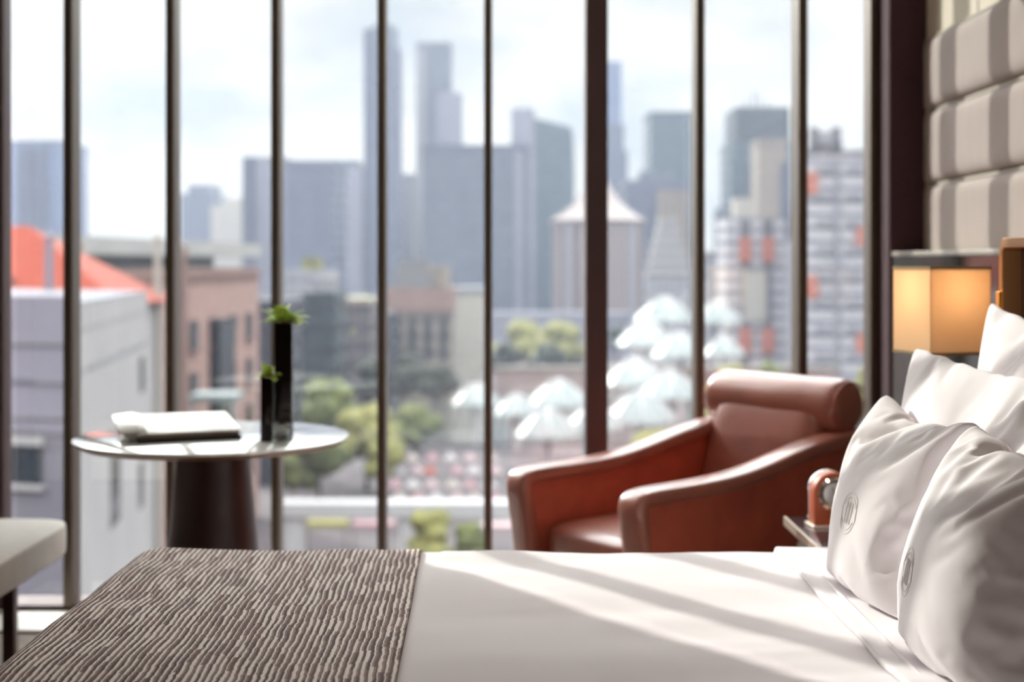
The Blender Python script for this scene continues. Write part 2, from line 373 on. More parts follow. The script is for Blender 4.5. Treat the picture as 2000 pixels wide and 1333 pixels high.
# woven runner across the foot
def runner_mat():
    m = bpy.data.materials.new('striped_woven_runner'); m.use_nodes = True; t = m.node_tree; b = t.nodes['Principled BSDF']; b.inputs['Roughness'].default_value = .8
    b.inputs['Specular IOR Level'].default_value = .3
    nn, ll = t.nodes.new, t.links.new
    def M(op, a, bb=None, cc=None):
        k = nn('ShaderNodeMath'); k.operation = op
        for i, v in enumerate((a, bb, cc)):
            if v is None: continue
            if isinstance(v, (int, float)): k.inputs[i].default_value = v
            else: ll(v, k.inputs[i])
        return k.outputs[0]
    uv = nn('ShaderNodeUVMap'); uv.uv_map = 'UVMap'; sp = nn('ShaderNodeSeparateXYZ'); ll(uv.outputs[0], sp.inputs[0])
    def noi(sc, stx, sty, det=2):
        mp_ = nn('ShaderNodeMapping'); mp_.inputs['Scale'].default_value = (stx, sty, 1); ll(uv.outputs[0], mp_.inputs[0])
        z = nn('ShaderNodeTexNoise'); z.inputs['Scale'].default_value = sc; z.inputs['Detail'].default_value = det; ll(mp_.outputs[0], z.inputs[0]); return z.outputs[0]
    wob = M('MULTIPLY', M('SUBTRACT', noi(9, 1.5, 1), .5), .011)
    wob2 = M('MULTIPLY', M('SUBTRACT', noi(70, .5, .9), .5), .0045)
    u = M('ADD', M('ADD', sp.outputs[0], wob), wob2)
    k = M('DIVIDE', u, .0112); fr_ = M('FRACT', k); idx = M('FLOOR', k)
    # dash cell along the length, a different phase for each stripe
    w1 = nn('ShaderNodeTexWhiteNoise'); w1.noise_dimensions = '1D'; ll(idx, w1.inputs['W'])
    vy = M('ADD', M('DIVIDE', sp.outputs[1], .07), M('MULTIPLY', w1.outputs[0], 9.0)); seg = M('FLOOR', vy)
    cb = nn('ShaderNodeCombineXYZ'); ll(idx, cb.inputs[0]); ll(seg, cb.inputs[1]); w2 = nn('ShaderNodeTexWhiteNoise'); w2.noise_dimensions = '2D'; ll(cb.outputs[0], w2.inputs['Vector'])
    wid = M('ADD', .14, M('MULTIPLY', w2.outputs[0], .42))           # width of the light thread
    light = M('LESS_THAN', fr_, wid)
    mid = M('MULTIPLY', M('GREATER_THAN', fr_, M('ADD', wid, .05)), M('LESS_THAN', fr_, M('ADD', wid, .27)))
    k2 = M('FRACT', M('ADD', k, .35)); w3 = nn('ShaderNodeTexWhiteNoise'); w3.noise_dimensions = '2D'
    cb2 = nn('ShaderNodeCombineXYZ'); ll(M('FLOOR', M('ADD', k, .35)), cb2.inputs[0]); ll(M('FLOOR', M('DIVIDE', sp.outputs[1], .045)), cb2.inputs[1]); ll(cb2.outputs[0], w3.inputs['Vector'])
    dark = M('MULTIPLY', M('LESS_THAN', k2, .5), M('GREATER_THAN', w3.outputs[0], .55))
    def mixc(f, a, c_):
        x = nn('ShaderNodeMix'); x.data_type = 'RGBA'; ll(f, x.inputs[0])
        for i, v in ((6, a), (7, c_)):
            if isinstance(v, tuple): x.inputs[i].default_value = v
            else: ll(v, x.inputs[i])
        return x.outputs[2]
    c0 = mixc(mid, srgb(112, 82, 78), srgb(158, 138, 130)); c1 = mixc(dark, c0, srgb(84, 56, 55)); c2 = mixc(light, c1, srgb(250, 240, 232))
    ll(c2, b.inputs['Base Color'])
    fine = noi(900, 1, 1, 1); bp = nn('ShaderNodeBump'); bp.inputs['Strength'].default_value = .2; bp.inputs['Distance'].default_value = .001
    ll(M('ADD', M('MULTIPLY', light, .6), M('MULTIPLY', fine, .5)), bp.inputs['Height']); ll(bp.outputs[0], b.inputs['Normal'])
    return m
rn = drape(-1.02, -.182, .98, 3.30, 150, 220, .095, .009, BZ, 'bed_runner', runner_mat(), None, .006, .0075, skew=-.026, loc=(0, 0, 0), x_edge=BX0-.006, y_edge=BY1+.006)
tag(rn, 'brown and cream striped woven runner laid across the foot of the bed', 'bed runner')

# ------------------------------------------------------------------ pillows (inflated cloth)
def sim_pillow(w, h, n, m, press, seed, frames=30, shrink=-.02):
    vs, fs, idx = [], [], {}
    for side in (0, 1):
        for j in range(m+1):
            for i in range(n+1):
                b = i in (0, n) or j in (0, m)
                if side == 1 and b: idx[1, i, j] = idx[0, i, j]; continue
                u = i/n*2-1; v = j/m*2-1
                z = 0 if b else (.012 if side == 0 else -.012)*(1+.5*noise.noise(Vector((u*4+seed, v*4, side*3))))
                idx[side, i, j] = len(vs); vs.append((u*w/2, v*h/2, z))
    for side in (0, 1):
        for j in range(m):
            for i in range(n):
                q = [idx[side, i, j], idx[side, i+1, j], idx[side, i+1, j+1], idx[side, i, j+1]]
                fs.append(q if side == 0 else q[::-1])
    me = bpy.data.meshes.new('pillow_cloth'); me.from_pydata(vs, [], fs)
    o = bpy.data.objects.new('pillow_cloth', me); COL.objects.link(o)
    md = o.modifiers.new('cloth', 'CLOTH'); s = md.settings
    s.quality = 6; s.mass = .25; s.tension_stiffness = 20; s.compression_stiffness = 20; s.shear_stiffness = 8; s.bending_stiffness = .3
    s.use_pressure = True; s.uniform_pressure_force = press; s.shrink_min = shrink; s.effector_weights.gravity = 0
    s.tension_damping = 8; s.compression_damping = 8; s.shear_damping = 8; s.air_damping = 2
    md.collision_settings.use_collision = False
    md.point_cache.frame_start = 1; md.point_cache.frame_end = frames+1
    for f in range(1, frames+1): S.frame_set(f)
    dg = bpy.context.evaluated_depsgraph_get()
    m2 = bpy.data.meshes.new_from_object(o.evaluated_get(dg))
    bpy.data.objects.remove(o); S.frame_set(1)
    return m2, idx

def pillow(name, cat, label, w, h, centre, lean, yaw, seed, press, shrink=-.04, n=54, m=54, logo=None, floor=BZ+.012, frames=30, group=None, squash=1.0, roll=0, straight=.3):
    me, idx = sim_pillow(w, h, n, m, press, seed, frames, shrink)
    for c in range(n+1):               # ease the hollow of the two long seams
        for hs in (0, 1):
            ye = abs(me.vertices[idx[0, c, m if hs else 0]].co.y); yc = max(abs(me.vertices[idx[0, 0, m if hs else 0]].co.y), abs(me.vertices[idx[0, n, m if hs else 0]].co.y))
            f = 1+straight*(yc/max(ye, .01)-1)
            done = set()
            for sd_ in (0, 1):
                for r_ in range(m//2+1 if hs else 0, m+1 if hs else m//2):
                    k_ = idx[sd_, c, r_]
                    if k_ in done: continue
                    done.add(k_); w_ = abs(r_/m*2-1); me.vertices[k_].co.y *= 1+(f-1)*w_*w_
    base = Matrix(((0, 0, -1), (-1, 0, 0), (0, 1, 0))).to_4x4()       # local x -> -Y, y -> Z, z -> -X
    R = Matrix.Rotation(yaw, 4, 'Z') @ Matrix.Rotation(lean, 4, 'Y') @ Matrix.Rotation(roll, 4, 'X') @ base
    pts = []
    for v in me.vertices:
        c = v.co.copy(); c.z *= squash
        p = R @ c + Vector(centre)
        if p.z < floor+.05:                                            # settle softly on the bed
            d = (p.z-(floor+.05)); p.z = floor+.05*math.exp(d/.05)
        pts.append(p)
    zmin = min(p.z for p in pts)
    root_loc = Vector((centre[0], centre[1], zmin))
    for v, p in zip(me.vertices, pts): v.co = p-root_loc
    me.name = name; me.materials.clear(); me.materials.append(M_['white'])
    for p in me.polygons: p.use_smooth = True
    o = bpy.data.objects.new(name, me); COL.objects.link(o); o.location = root_loc
    su = o.modifiers.new('subdivision', 'SUBSURF'); su.levels = 1; su.render_levels = 1
    tag(o, label, cat, group)
    me.update()
    if logo:
        u0, v0, r = logo
        def at_uv(u, v):
            fi = (u+1)/2*n; fj = (v+1)/2*m; i = int(fi); j = int(fj); a = fi-i; b = fj-j
            V = lambda ii, jj: me.vertices[idx[0, ii, jj]]
            co = (V(i, j).co*(1-a)+V(i+1, j).co*a)*(1-b)+(V(i, j+1).co*(1-a)+V(i+1, j+1).co*a)*b
            no = (V(i, j).normal*(1-a)+V(i+1, j).normal*a)*(1-b)+(V(i, j+1).normal*(1-a)+V(i+1, j+1).normal*a)*b
            return co+no.normalized()*.0004
        ru, rv = r/(w/2), r/(h/2)
        bm = bmesh.new()
        def stroke(pl, closed=False, rr=.0007): tube([at_uv(u0+ru*a, v0+rv*b) for a, b in pl], rr, 6, bm, closed=closed)
        arc = lambda R_, a0, a1, k=14: [(R_*math.cos(math.radians(a0+(a1-a0)*i/k)), R_*math.sin(math.radians(a0+(a1-a0)*i/k))) for i in range(k+1)]
        stroke(arc(1, 40, 140)+[(-.95, .25)]+arc(1, 220, 320)+[(.95, -.25)], True)
        stroke(arc(.8, 205, 335)); stroke(arc(.8, 25, 155))
        for a in (-.33, -.05, .05, .33): stroke([(a, -.52+.05*k+.0) for k in range(22)], rr=.0009)
        stroke([(-.33, .5), (0, .15), (.33, .5)]); stroke([(-.33, -.5), (0, -.2), (.33, -.5)])
        eo = mesh('embroidered_emblem', bm, mat('silver_white_thread', srgb(232, 228, 222), .5), o)
        eo['label'] = 'pale embroidered round emblem'
    return o
pillow('pillow', 'pillow', 'large white pillow standing upright against the headboard, rearmost of the pile', .86, .60, (.985, 2.60, .868), .08, .0, 11, 3, n=64, m=48, squash=.45, straight=.6)
pillow('pillow', 'pillow', 'large white pillow leaning behind the two square cushions, second from the headboard', .98, .50, (.842, 2.52, .815), .15, .07, 5, 2.6, n=70, m=42, squash=.48, straight=.85)
pillow('cushion', 'cushion', 'square white cushion with an embroidered emblem, the one nearer the window', .50, .46, (.715, 2.62, .757), .22, .05, 2, 3.0, logo=(.10, .05, .036), squash=.92, straight=.35)
pillow('cushion', 'cushion', 'square white cushion leaning in front of the emblem cushion, nearest the camera', .50, .47, (.735, 2.14, .752), .20, .02, 8, 3.2, logo=(-.22, -.02, .036), squash=1.1, straight=.3)

# ------------------------------------------------------------------ bedside table, lamp, clock
BT = .578
bt = empty('bedside_table', (1.0, 3.5, 0), label='dark bedside table with a pale metal edge between the bed and the armchair', cat='bedside table')
mesh('cabinet', B(-.255, .295, -.27, .22, .03, BT-.06), mat('dark_grey_lacquer', srgb(66, 58, 60), .3), bt, smooth=True, bevel=.004)
mesh('tabletop', B(-.278, .3, -.288, .246, BT-.022, BT), mat('smoky_glass_top', srgb(70, 58, 64), .12, .2, spec=.8), bt, smooth=True, bevel=.002)
mesh('edge_trim', B(-.284, -.2785, -.288, .25, BT-.022, BT+.001), mat('pale_gold_edge', srgb(222, 208, 190), .3, .6), bt, smooth=False)
dr = mesh('drawer', B(-.262, -.257, -.25, .20, .30, BT-.07), mat('ivory_drawer_front', srgb(212, 206, 186), .5), bt, smooth=True, bevel=.002)
mesh('handle', B(-.272, -.262, -.06, .02, .40, .41), M_['bronze'], dr, smooth=True, bevel=.002)

LA = math.radians(16)
lampo = empty('bedside_lamp', (1.045, 3.43, BT), LA, label='bedside lamp with a square cream shade standing beside the pillows', cat='lamp')
lampo.location = (1.040, 3.445, BT)
mesh('base', B(-.05, .05, -.05, .05, 0, .014), M_['bronze'], lampo, smooth=True, bevel=.003)
mesh('pole', B(-.011, .011, -.007, .007, .014, .455), mat('champagne_pole', srgb(190, 165, 125), .35, .7), lampo, smooth=True, bevel=.002)
mesh('socket', lathe([(.016, .455), (.018, .46), (.018, .49), (.013, .5)], 24), M_['bronze'], lampo)
def shade_mat():
    m = bpy.data.materials.new('cream_lamp_fabric'); m.use_nodes = True; t = m.node_tree; t.nodes.clear()
    o = t.nodes.new('ShaderNodeOutputMaterial'); mx = t.nodes.new('ShaderNodeMixShader'); d = t.nodes.new('ShaderNodeBsdfDiffuse'); tr = t.nodes.new('ShaderNodeBsdfTranslucent')
    nz = t.nodes.new('ShaderNodeTexNoise'); nz.inputs['Scale'].default_value = 300; c = t.nodes.new('ShaderNodeTexCoord'); t.links.new(c.outputs['Object'], nz.inputs[0])
    r = t.nodes.new('ShaderNodeValToRGB'); r.color_ramp.elements[0].color = srgb(236, 214, 178); r.color_ramp.elements[1].color = srgb(246, 226, 192); t.links.new(nz.outputs[0], r.inputs[0])
    t.links.new(r.outputs[0], d.inputs[0]); tr.inputs[0].default_value = srgb(252, 234, 204); mx.inputs[0].default_value = .45
    t.links.new(d.outputs[0], mx.inputs[1]); t.links.new(tr.outputs[0], mx.inputs[2]); t.links.new(mx.outputs[0], o.inputs[0])
    return m
SZ0, SZ1, SH = 1.032-BT, 1.236-BT, .082
bm = bmesh.new()
for sx, sy in ((1, 0), (-1, 0), (0, 1), (0, -1)):
    if sx: box(bm, min(sx*SH, sx*(SH-.002)), max(sx*SH, sx*(SH-.002)), -SH, SH, SZ0, SZ1)
    else: box(bm, -SH, SH, min(sy*SH, sy*(SH-.002)), max(sy*SH, sy*(SH-.002)), SZ0, SZ1)
SM = shade_mat()
sh = mesh('lamp_shade', bm, SM, lampo, smooth=False)
mesh('diffuser', B(-SH+.003, SH-.003, -SH+.003, SH-.003, SZ1-.006, SZ1-.004), mat('frosted_diffuser', srgb(235, 205, 185), .6), sh, smooth=False)
def ring(z0, z1, o_, i_):
    b = bmesh.new()
    box(b, -o_, o_, -o_, -i_, z0, z1); box(b, -o_, o_, i_, o_, z0, z1); box(b, -o_, -i_, -i_, i_, z0, z1); box(b, i_, o_, -i_, i_, z0, z1); return b
rimm = mat('olive_gold_rim', srgb(160, 138, 98), .45, .4)
mesh('rim', ring(SZ1-.003, SZ1+.003, SH+.0015, SH-.003), rimm, sh, smooth=False)
mesh('rim', ring(SZ0-.003, SZ0+.003, SH+.0015, SH-.003), rimm, sh, smooth=False)
mesh('bulb', lathe([(.008, .5), (.022, .52), (.026, .54), (.02, .56), (.004, .57)], 24), mat('frosted_bulb', srgb(255, 240, 220), .5), lampo)
pl = bpy.data.lights.new('lamp_light', 'POINT'); pl.energy = .36; pl.color = (1, .86, .70); pl.shadow_soft_size = .04
plo = bpy.data.objects.new('lamp_light', pl); COL.objects.link(plo); plo.parent = lampo; plo.location = (.0, 0, .60)

ck = empty('desk_clock', (.812, 3.62, BT), math.radians(6), label='small arched tan leather clock with a chrome dial on the bedside table', cat='clock')
tan = mat('tan_leather', srgb(190, 92, 56), .42, 0, .08, 20, .3, 400)
def arch(hw, h): return [(-hw, 0)]+[(-hw*math.cos(PI*k/24), h-hw+hw*math.sin(PI*k/24)) for k in range(25)]+[(hw, 0)]
mesh('case', extrude_poly([(a, b+.006) for a, b in arch(.05, .132)], lambda a, b, t: (a, t, b), -.02, .03), tan, ck, smooth=True, bevel=.003)
mesh('base', B(-.057, .057, -.032, .042, 0, .006), mat('silver_base', srgb(220, 205, 190), .3, .7), ck, smooth=True, bevel=.0015)
def yl(prof, n=48):   # lathe about the y axis
    b = lathe(prof, n); bmesh.ops.rotate(b, verts=b.verts, cent=(0, 0, 0), matrix=Matrix.Rotation(PI/2, 3, 'X')); bmesh.ops.translate(b, verts=b.verts, vec=(0, 0, .085)); return b
mesh('bezel', yl([(.028, .019), (.041, .02), (.042, .027), (.037, .033), (.031, .032), (.028, .026)], 48), M_['chrome'], ck)
mesh('dial', yl([(.0285, .0205), (.0285, .0245)], 48), mat('silver_dial', srgb(196, 190, 186), .35, .3), ck)
hnd = bmesh.new(); tube([(0, -.0262, .085), (.013, -.0262, .092)], .0011, 6, hnd); tube([(0, -.0264, .085), (-.004, -.0264, .101)], .0008, 6, hnd)
mesh('hands', hnd, M_['black'], ck)
mesh('back_band', extrude_poly([(a*1.02, b+.006) for a, b in arch(.0505, .1335)], lambda a, b, t: (a, t, b), .022, .036), M_['chrome'], ck, smooth=True, bevel=.002)

# ------------------------------------------------------------------ armchair
# local frame: x = depth from front to back, y = across from the near arm to the far arm
ca = math.atan2(.583, .813)
ch = empty('armchair', (.314, 3.88, 0), ca, label='chestnut leather armchair with a round headrest facing the round table', cat='armchair')
AW = .085; WID = .53
top = [(0, .600), (.02, .612), (.10, .613), (.20, .615), (.30, .620), (.40, .628), (.50, .645), (.60, .670), (.70, .693), (.80, .710), (.90, .722), (.97, .724)]
def arm(yc, dy):
    outline = top+[(.975, .10), (.06, .10)]
    outline = [(x+.012 if x < .1 else x, z-.012 if z > .2 else z) for x, z in outline]
    bm = extrude_poly(outline, lambda a, b, t: (a, t, b), yc-AW/2+.010, yc+AW/2-.010)
    o = mesh('arm_panel', bm, M_['leather'], ch, smooth=True, bevel=.012, seg=3)
    # pad: a flat rounded strip that runs down the front and along the top
    path = [(.075, .10), (.06, .2), (.045, .32), (.028, .44), (.012, .53), (.006, .575), (.016, .602), (.04, .616)]+top[3:]
    path[8:] = [(x, z+.003) for x, z in path[8:]]
    b2 = bmesh.new(); rings = []; hw, th = AW/2+.006, .024
    for i, p in enumerate(path):
        a = Vector(path[max(0, i-1)]); c = Vector(path[min(len(path)-1, i+1)]); d = (c-a).normalized(); nrm = Vector((-d.y, d.x))
        if nrm.x > 0 and i < 5: nrm = -nrm
        if i >= 5 and nrm.y < 0: nrm = -nrm
        ctr = Vector(p)-nrm*th*.5
        r_ = []
        for k in range(20):
            an = 2*PI*k/20; cy = math.copysign(abs(math.cos(an))**.5, math.cos(an)); cz = math.copysign(abs(math.sin(an))**.6, math.sin(an))
            q = ctr+nrm*cz*th
            r_.append(b2.verts.new((q.x, yc+cy*hw, q.y)))
        rings.append(r_)
    for a, c in zip(rings, rings[1:]):
        for k in range(20): b2.faces.new((a[k], a[(k+1) % 20], c[(k+1) % 20], c[k]))
    b2.faces.new(rings[0]); b2.faces.new(rings[-1][::-1])
    mesh('arm_pad', b2, M_['leather_pad'], o, sub=2)
arm(0, 0); arm(WID, 0)
# seat cushion and base
y0, y1 = AW/2-.004, WID-AW/2+.004
bm = superbox(.33, (y1-y0)/2, .075, .28, 56, 28)
for v in bm.verts: v.co.z += .018*(1-(v.co.x/.33)**2)*(1-(v.co.y/.25)**2) if v.co.z > 0 else 0
mesh('seat_cushion', bm, M_['leather_pad'], ch, loc=(.395, (y0+y1)/2, .385), sub=1)
mesh('seat_frame', B(.06, .92, y0+.004, y1-.004, .12, .32), M_['leather'], ch, smooth=True, bevel=.015)
# backrest: leaning slab with a soft front
bm = superbox(.075, (y1-y0)/2+.002, .27, .30, 56, 32)
o = mesh('backrest', bm, M_['leather_pad'], ch, loc=(.80, (y0+y1)/2, .555), sub=1); o.rotation_euler = (0, math.radians(17), 0)
# round headrest bolster
prof = []
Lh = .285
for k in range(13):
    a = PI/2*k/12; prof.append((.055+.034*math.sin(a) if k else .0, -Lh-.008*math.cos(a)+.020*(1-math.cos(a))))
prof = [(0.0001, -Lh-.006), (.03, -Lh-.008), (.06, -Lh-.006), (.076, -Lh+.002), (.084, -Lh+.014), (.086, -Lh+.03)]
prof = prof+[(.086+.0, -Lh+.03+(2*Lh-.06)*k/10) for k in range(1, 10)]+[(r, -z) for r, z in prof[::-1]]
bm = lathe(prof, 48, cap=False)
bmesh.ops.rotate(bm, verts=bm.verts, cent=(0, 0, 0), matrix=Matrix.Rotation(PI/2, 3, 'X'))
for v in bm.verts: v.co.x *= .92; v.co.z *= 1.0; v.co.x += .006*noise.noise(v.co*5)
o = mesh('headrest', bm, M_['leather_pad'], ch, loc=(.875, WID/2, .803), sub=1)
o.rotation_euler = (0, math.radians(15), 0)
mesh('side_seam', tube([(.078*math.cos(2*PI*k/40)*.92, Lh+.0005-.0, .078*math.sin(2*PI*k/40)) for k in range(40)], .0022, 6, closed=True), M_['leather'], o)
mesh('side_seam', tube([(.078*math.cos(2*PI*k/40)*.92, -Lh-.0005, .078*math.sin(2*PI*k/40)) for k in range(40)], .0022, 6, closed=True), M_['leather'], o)
for lx in (.10, .88):
    for ly in (.0, WID): mesh('leg', lathe([(.016, 0), (.022, .10)], 20, cx=lx, cy=ly), M_['darkwood'], ch)

# ------------------------------------------------------------------ round table and what stands on it
TC = Vector((-.877, 4.17, 0)); TT = .74
tb = empty('round_table', TC, label='round white topped table on a dark brown cone by the window', cat='table')
mesh('tabletop', lathe([(.392, TT-.010), (.396, TT-.008), (.396, TT-.002), (.393, TT)], 128), mat('white_glass_top', srgb(250, 252, 250), .05, 0, .02, 3, spec=1.0, coat=.6), tb)
mesh('tabletop_rim', lathe([(.30, TT-.030), (.375, TT-.022), (.394, TT-.0105)], 128), mat('bronze_underside', srgb(150, 112, 88), .4, .5), tb)
mesh('pedestal', lathe([(.21, 0), (.205, .02), (.175, .12), (.15, .25), (.132, .40), (.118, .55), (.108, .66), (.107, TT-.03)], 96), mat('dark_leather_pedestal', srgb(60, 34, 28), .38, 0, .15, 10, .25, 240), tb)

def on_table(px, py): D = (EYE-TT)*F/(py-HZ); return Vector(((px-1000)*D/F, D, TT))
# notebook with loose pages
a_, b_, c_, d_ = on_table(252, 828), on_table(440, 822), on_table(472, 858), on_table(268, 868)
nb = empty('folder', ((a_+c_)/2), label='dark leather folder with white pages lying on the round table', cat='folder')
org = nb.location
def slab(pts, z0, z1, bm=None):
    bm = bm or bmesh.new(); lo = [bm.verts.new((p.x-org.x, p.y-org.y, z0)) for p in pts]; hi = [bm.verts.new((p.x-org.x, p.y-org.y, z1)) for p in pts]
    bm.faces.new(lo[::-1]); bm.faces.new(hi)
    for i in range(4): bm.faces.new((lo[i], lo[(i+1) % 4], hi[(i+1) % 4], hi[i]))
    return bm
quad = [d_, c_, b_, a_]
mesh('cover', slab(quad, 0, .012), mat('dark_folder_leather', srgb(40, 30, 28), .5), nb, smooth=True, bevel=.002)
pap = mat('white_paper', srgb(238, 238, 232), .7)
ctr = (a_+c_)/2; ins = [ctr+(p-ctr)*.96 for p in quad]
mesh('page_block', slab(ins, .012, .024), mat('taupe_page_edges', srgb(168, 148, 138), .7), nb, smooth=False)
mesh('top_page', slab(quad, .0245, .029), pap, nb, smooth=True, bevel=.001)
for k in range(3):   # curled sheets on the left edge
    bm = bmesh.new(); g = []
    for i in range(13):
        u = i/12; row = []
        for q in (0, 1):
            e0 = a_ if q else d_; e1 = b_ if q else c_
            p = e0+(e1-e0)*(-.07-.05*k+.22*u); row.append(bm.verts.new((p.x-org.x, p.y-org.y, .006+.008*k+.024*math.sin(u*PI/2)*(.9-.2*k)+.006*(1-u)**2)))
        g.append(row)
    for i in range(12): bm.faces.new((g[i][0], g[i+1][0], g[i+1][1], g[i][1]))
    o = mesh('curled_page', bm, pap, nb, angle=180); sm = o.modifiers.new('thickness', 'SOLIDIFY'); sm.thickness = .0008

leafm = mat('lime_green_leaf', srgb(186, 208, 96), .5, 0, .25, 40)
def vase(px, w, pyt, pyb, nleaf, size, lab):
    p = on_table(px, pyb-5); hgt = (pyb-pyt)*p.y/F; hw = w*p.y/F/2
    r = empty('vase', p, math.radians(4), label=lab, cat='vase')
    bm = B(-hw, hw, 0, 2*hw, 0, hgt)
    mesh('vase_body', bm, M_['black'], r, smooth=True, bevel=.002)
    mesh('vase_lip', ring(hgt-.001, hgt+.004, hw+.001, hw-.004), M_['chrome'], r, smooth=False, loc=(0, hw, 0))
    bm = bmesh.new(); rd = random.Random(nleaf)
    for k in range(nleaf):
        an = rd.uniform(0, 2*PI); el = rd.uniform(.25, 1.35); ln = size*rd.uniform(.6, 1.15)
        d = Vector((math.cos(an)*math.cos(el), math.sin(an)*math.cos(el), math.sin(el))); s = d.cross(Vector((0, 0, 1))).normalized(); n_ = s.cross(d)
        st = Vector((rd.uniform(-.4, .4)*hw, hw+rd.uniform(-.4, .4)*hw, hgt-.004)); wd = ln*.2
        prev = None
        for i in range(7):
            u = i/6; c = st+d*ln*u+Vector((0, 0, -.35*ln*u*u)); ww = wd*math.sin(PI*(.12+.86*u))
            row = (bm.verts.new(c-s*ww+n_*ww*.3), bm.verts.new(c), bm.verts.new(c+s*ww+n_*ww*.3))
            if prev: bm.faces.new((prev[0], prev[1], row[1], row[0])); bm.faces.new((prev[1], prev[2], row[2], row[1]))
            prev = row
    tag(mesh('plant', bm, leafm, r, angle=180), kind=None)
    return r
vase(553, 35, 636, 868, 46, .082, 'tall square black vase holding green succulent leaves on the round table')
vase(521, 25, 742, 869, 26, .065, 'short square black vase with a green sprig beside the tall vase')
p = on_table(549, 870)
cp = empty('glass_candle_holder', p, label='small clear cut glass holder in front of the tall black vase', cat='glass')
mesh('glass_body', lathe([(.020, 0), (.026, .006), (.027, .02), (.023, .032), (.027, .044), (.0275, .062), (.022, .062), (.020, .046), (.0, .040)], 10, cap=False), M_['crystal'], cp, smooth=False)
mesh('candle', lathe([(.017, .041), (.017, .052), (.002, .0525)], 24), mat('white_wax', srgb(232, 228, 220), .5), cp)

# ------------------------------------------------------------------ bench at the left
bn = empty('bench', (-1.86, 3.75, 0), label='pale grey upholstered bench at the left edge beside the bed', cat='bench')
bm = superbox(.5, .70, .055, .16, 80, 24)
mesh('seat', bm, M_['beige'], bn, loc=(0, 0, .40), sub=1)
mesh('seat_frame', B(-.44, .44, -.62, .62, .325, .352), M_['darkwood'], bn, smooth=True, bevel=.004)
for lx in (-.4, .36):
    for ly in (-.56, .5): mesh('leg', B(lx-.018, lx+.018, ly-.018, ly+.018, 0, .325), M_['darkwood'], bn, smooth=True, bevel=.003)

#CITY#
# ================================================================== the city outside
C_ = {}
def cs(r, g, b): return tuple(.27*v for v in srgb(r, g, b)[:3])+(1,)     # outdoor colours scaled darker to balance the bright upper sky
C_['slate'] = facade('slate_blue_curtain_wall', cs(112, 120, 146), cs(84, 92, 120), 4, 3, .6, .8)
C_['steel'] = facade('steel_grey_curtain_wall', cs(122, 130, 146), cs(96, 106, 126), 4, 3.5, .55, .75)
C_['laven'] = facade('pale_lavender_concrete', cs(178, 176, 194), cs(132, 134, 156), 3.6, 3, .45, .6)
C_['pale'] = facade('pale_grey_concrete', cs(192, 190, 198), cs(150, 152, 166), 3.6, 3.2, .4, .6)
C_['teal'] = facade('teal_glass_curtain_wall', cs(84, 108, 118), cs(62, 88, 100), 4, 3, .6, .85)
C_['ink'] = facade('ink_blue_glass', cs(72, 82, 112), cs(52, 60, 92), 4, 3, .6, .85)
C_['blue'] = facade('sky_blue_glass', cs(128, 146, 188), cs(98, 116, 164), 4, 4, .6, .85)
C_['tan'] = facade('warm_tan_concrete', cs(178, 160, 140), cs(130, 116, 108), 3.6, 3, .4, .5)
C_['pinkc'] = facade('pinkish_cream_concrete', cs(198, 178, 172), cs(122, 104, 108), 200, 4.2, 1.1, .42)
C_['white'] = facade('white_residential', cs(250, 244, 252), cs(140, 138, 154), 3.1, 200, .42, 1.1)
C_['dark'] = facade('dark_slate_office', cs(62, 64, 82), cs(40, 44, 60), 3.6, 2.6, .6, .8)
C_['darkteal'] = facade('dark_teal_office', cs(46, 66, 74), cs(26, 44, 54), 3.6, 2.6, .6, .8)
C_['brown'] = facade('brownish_grey_block', cs(122, 112, 114), cs(92, 86, 94), 3.4, 3, .5, .7)
C_['beige'] = facade('beige_stucco', cs(186, 172, 156), cs(120, 112, 110), 3.4, 3.4, .4, .45)
C_['pinks'] = mat('salmon_brick', cs(224, 180, 168), .85, 0, .12, .6)
C_['pinkt'] = mat('salmon_brick_trim', cs(168, 128, 118), .85, 0, .12, .6)
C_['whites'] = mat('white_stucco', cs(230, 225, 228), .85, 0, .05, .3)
C_['lavs'] = mat('wall_shade_and_pole_grey', cs(192, 184, 204), .85, 0, .05, .3)  # shade of the white building's left wall; also the pole's own grey
C_['roofg'] = mat('light_grey_roof', cs(226, 224, 222), .8, 0, .08, .4)
C_['terra'] = mat('terracotta_tiles', cs(206, 70, 22), .8, 0, .18, 2, stretch=(1, 1, 6))
C_['wglass'] = mat('dark_window_glass', cs(58, 70, 84), .2, .2, .2, 1)
C_['clerest'] = mat('green_grey_clerestory', cs(96, 112, 108), .4, .1, .2, .4)
C_['cream'] = mat('cream_paint', cs(232, 224, 214), .8, 0, .05, .3)
C_['greyb'] = mat('grey_balcony_paint', cs(170, 166, 178), .8, 0, .1, .5)
C_['orange'] = mat('orange_salmon_panel', cs(236, 128, 92), .8, 0, .1, .5)
C_['mansard'] = mat('dark_mansard_roof', cs(78, 74, 78), .7, 0, .15, .5)
C_['canopy'] = mat('aqua_white_canopy', cs(176, 188, 190), .45, 0, .08, .15)
C_['river'] = mat('grey_green_river', cs(110, 116, 112), .15, 0, .15, .06)
C_['quay'] = mat('pink_stone_quay', cs(186, 150, 142), .85, 0, .15, .2)
C_['street'] = mat('grey_street', cs(112, 98, 104), .9, 0, .25, .03)
C_['bark'] = mat('bark', cs(80, 64, 50), .9, 0, .2, 2)
C_['steelw'] = mat('white_painted_steel', cs(254, 250, 254), .6, 0, .04, .5)

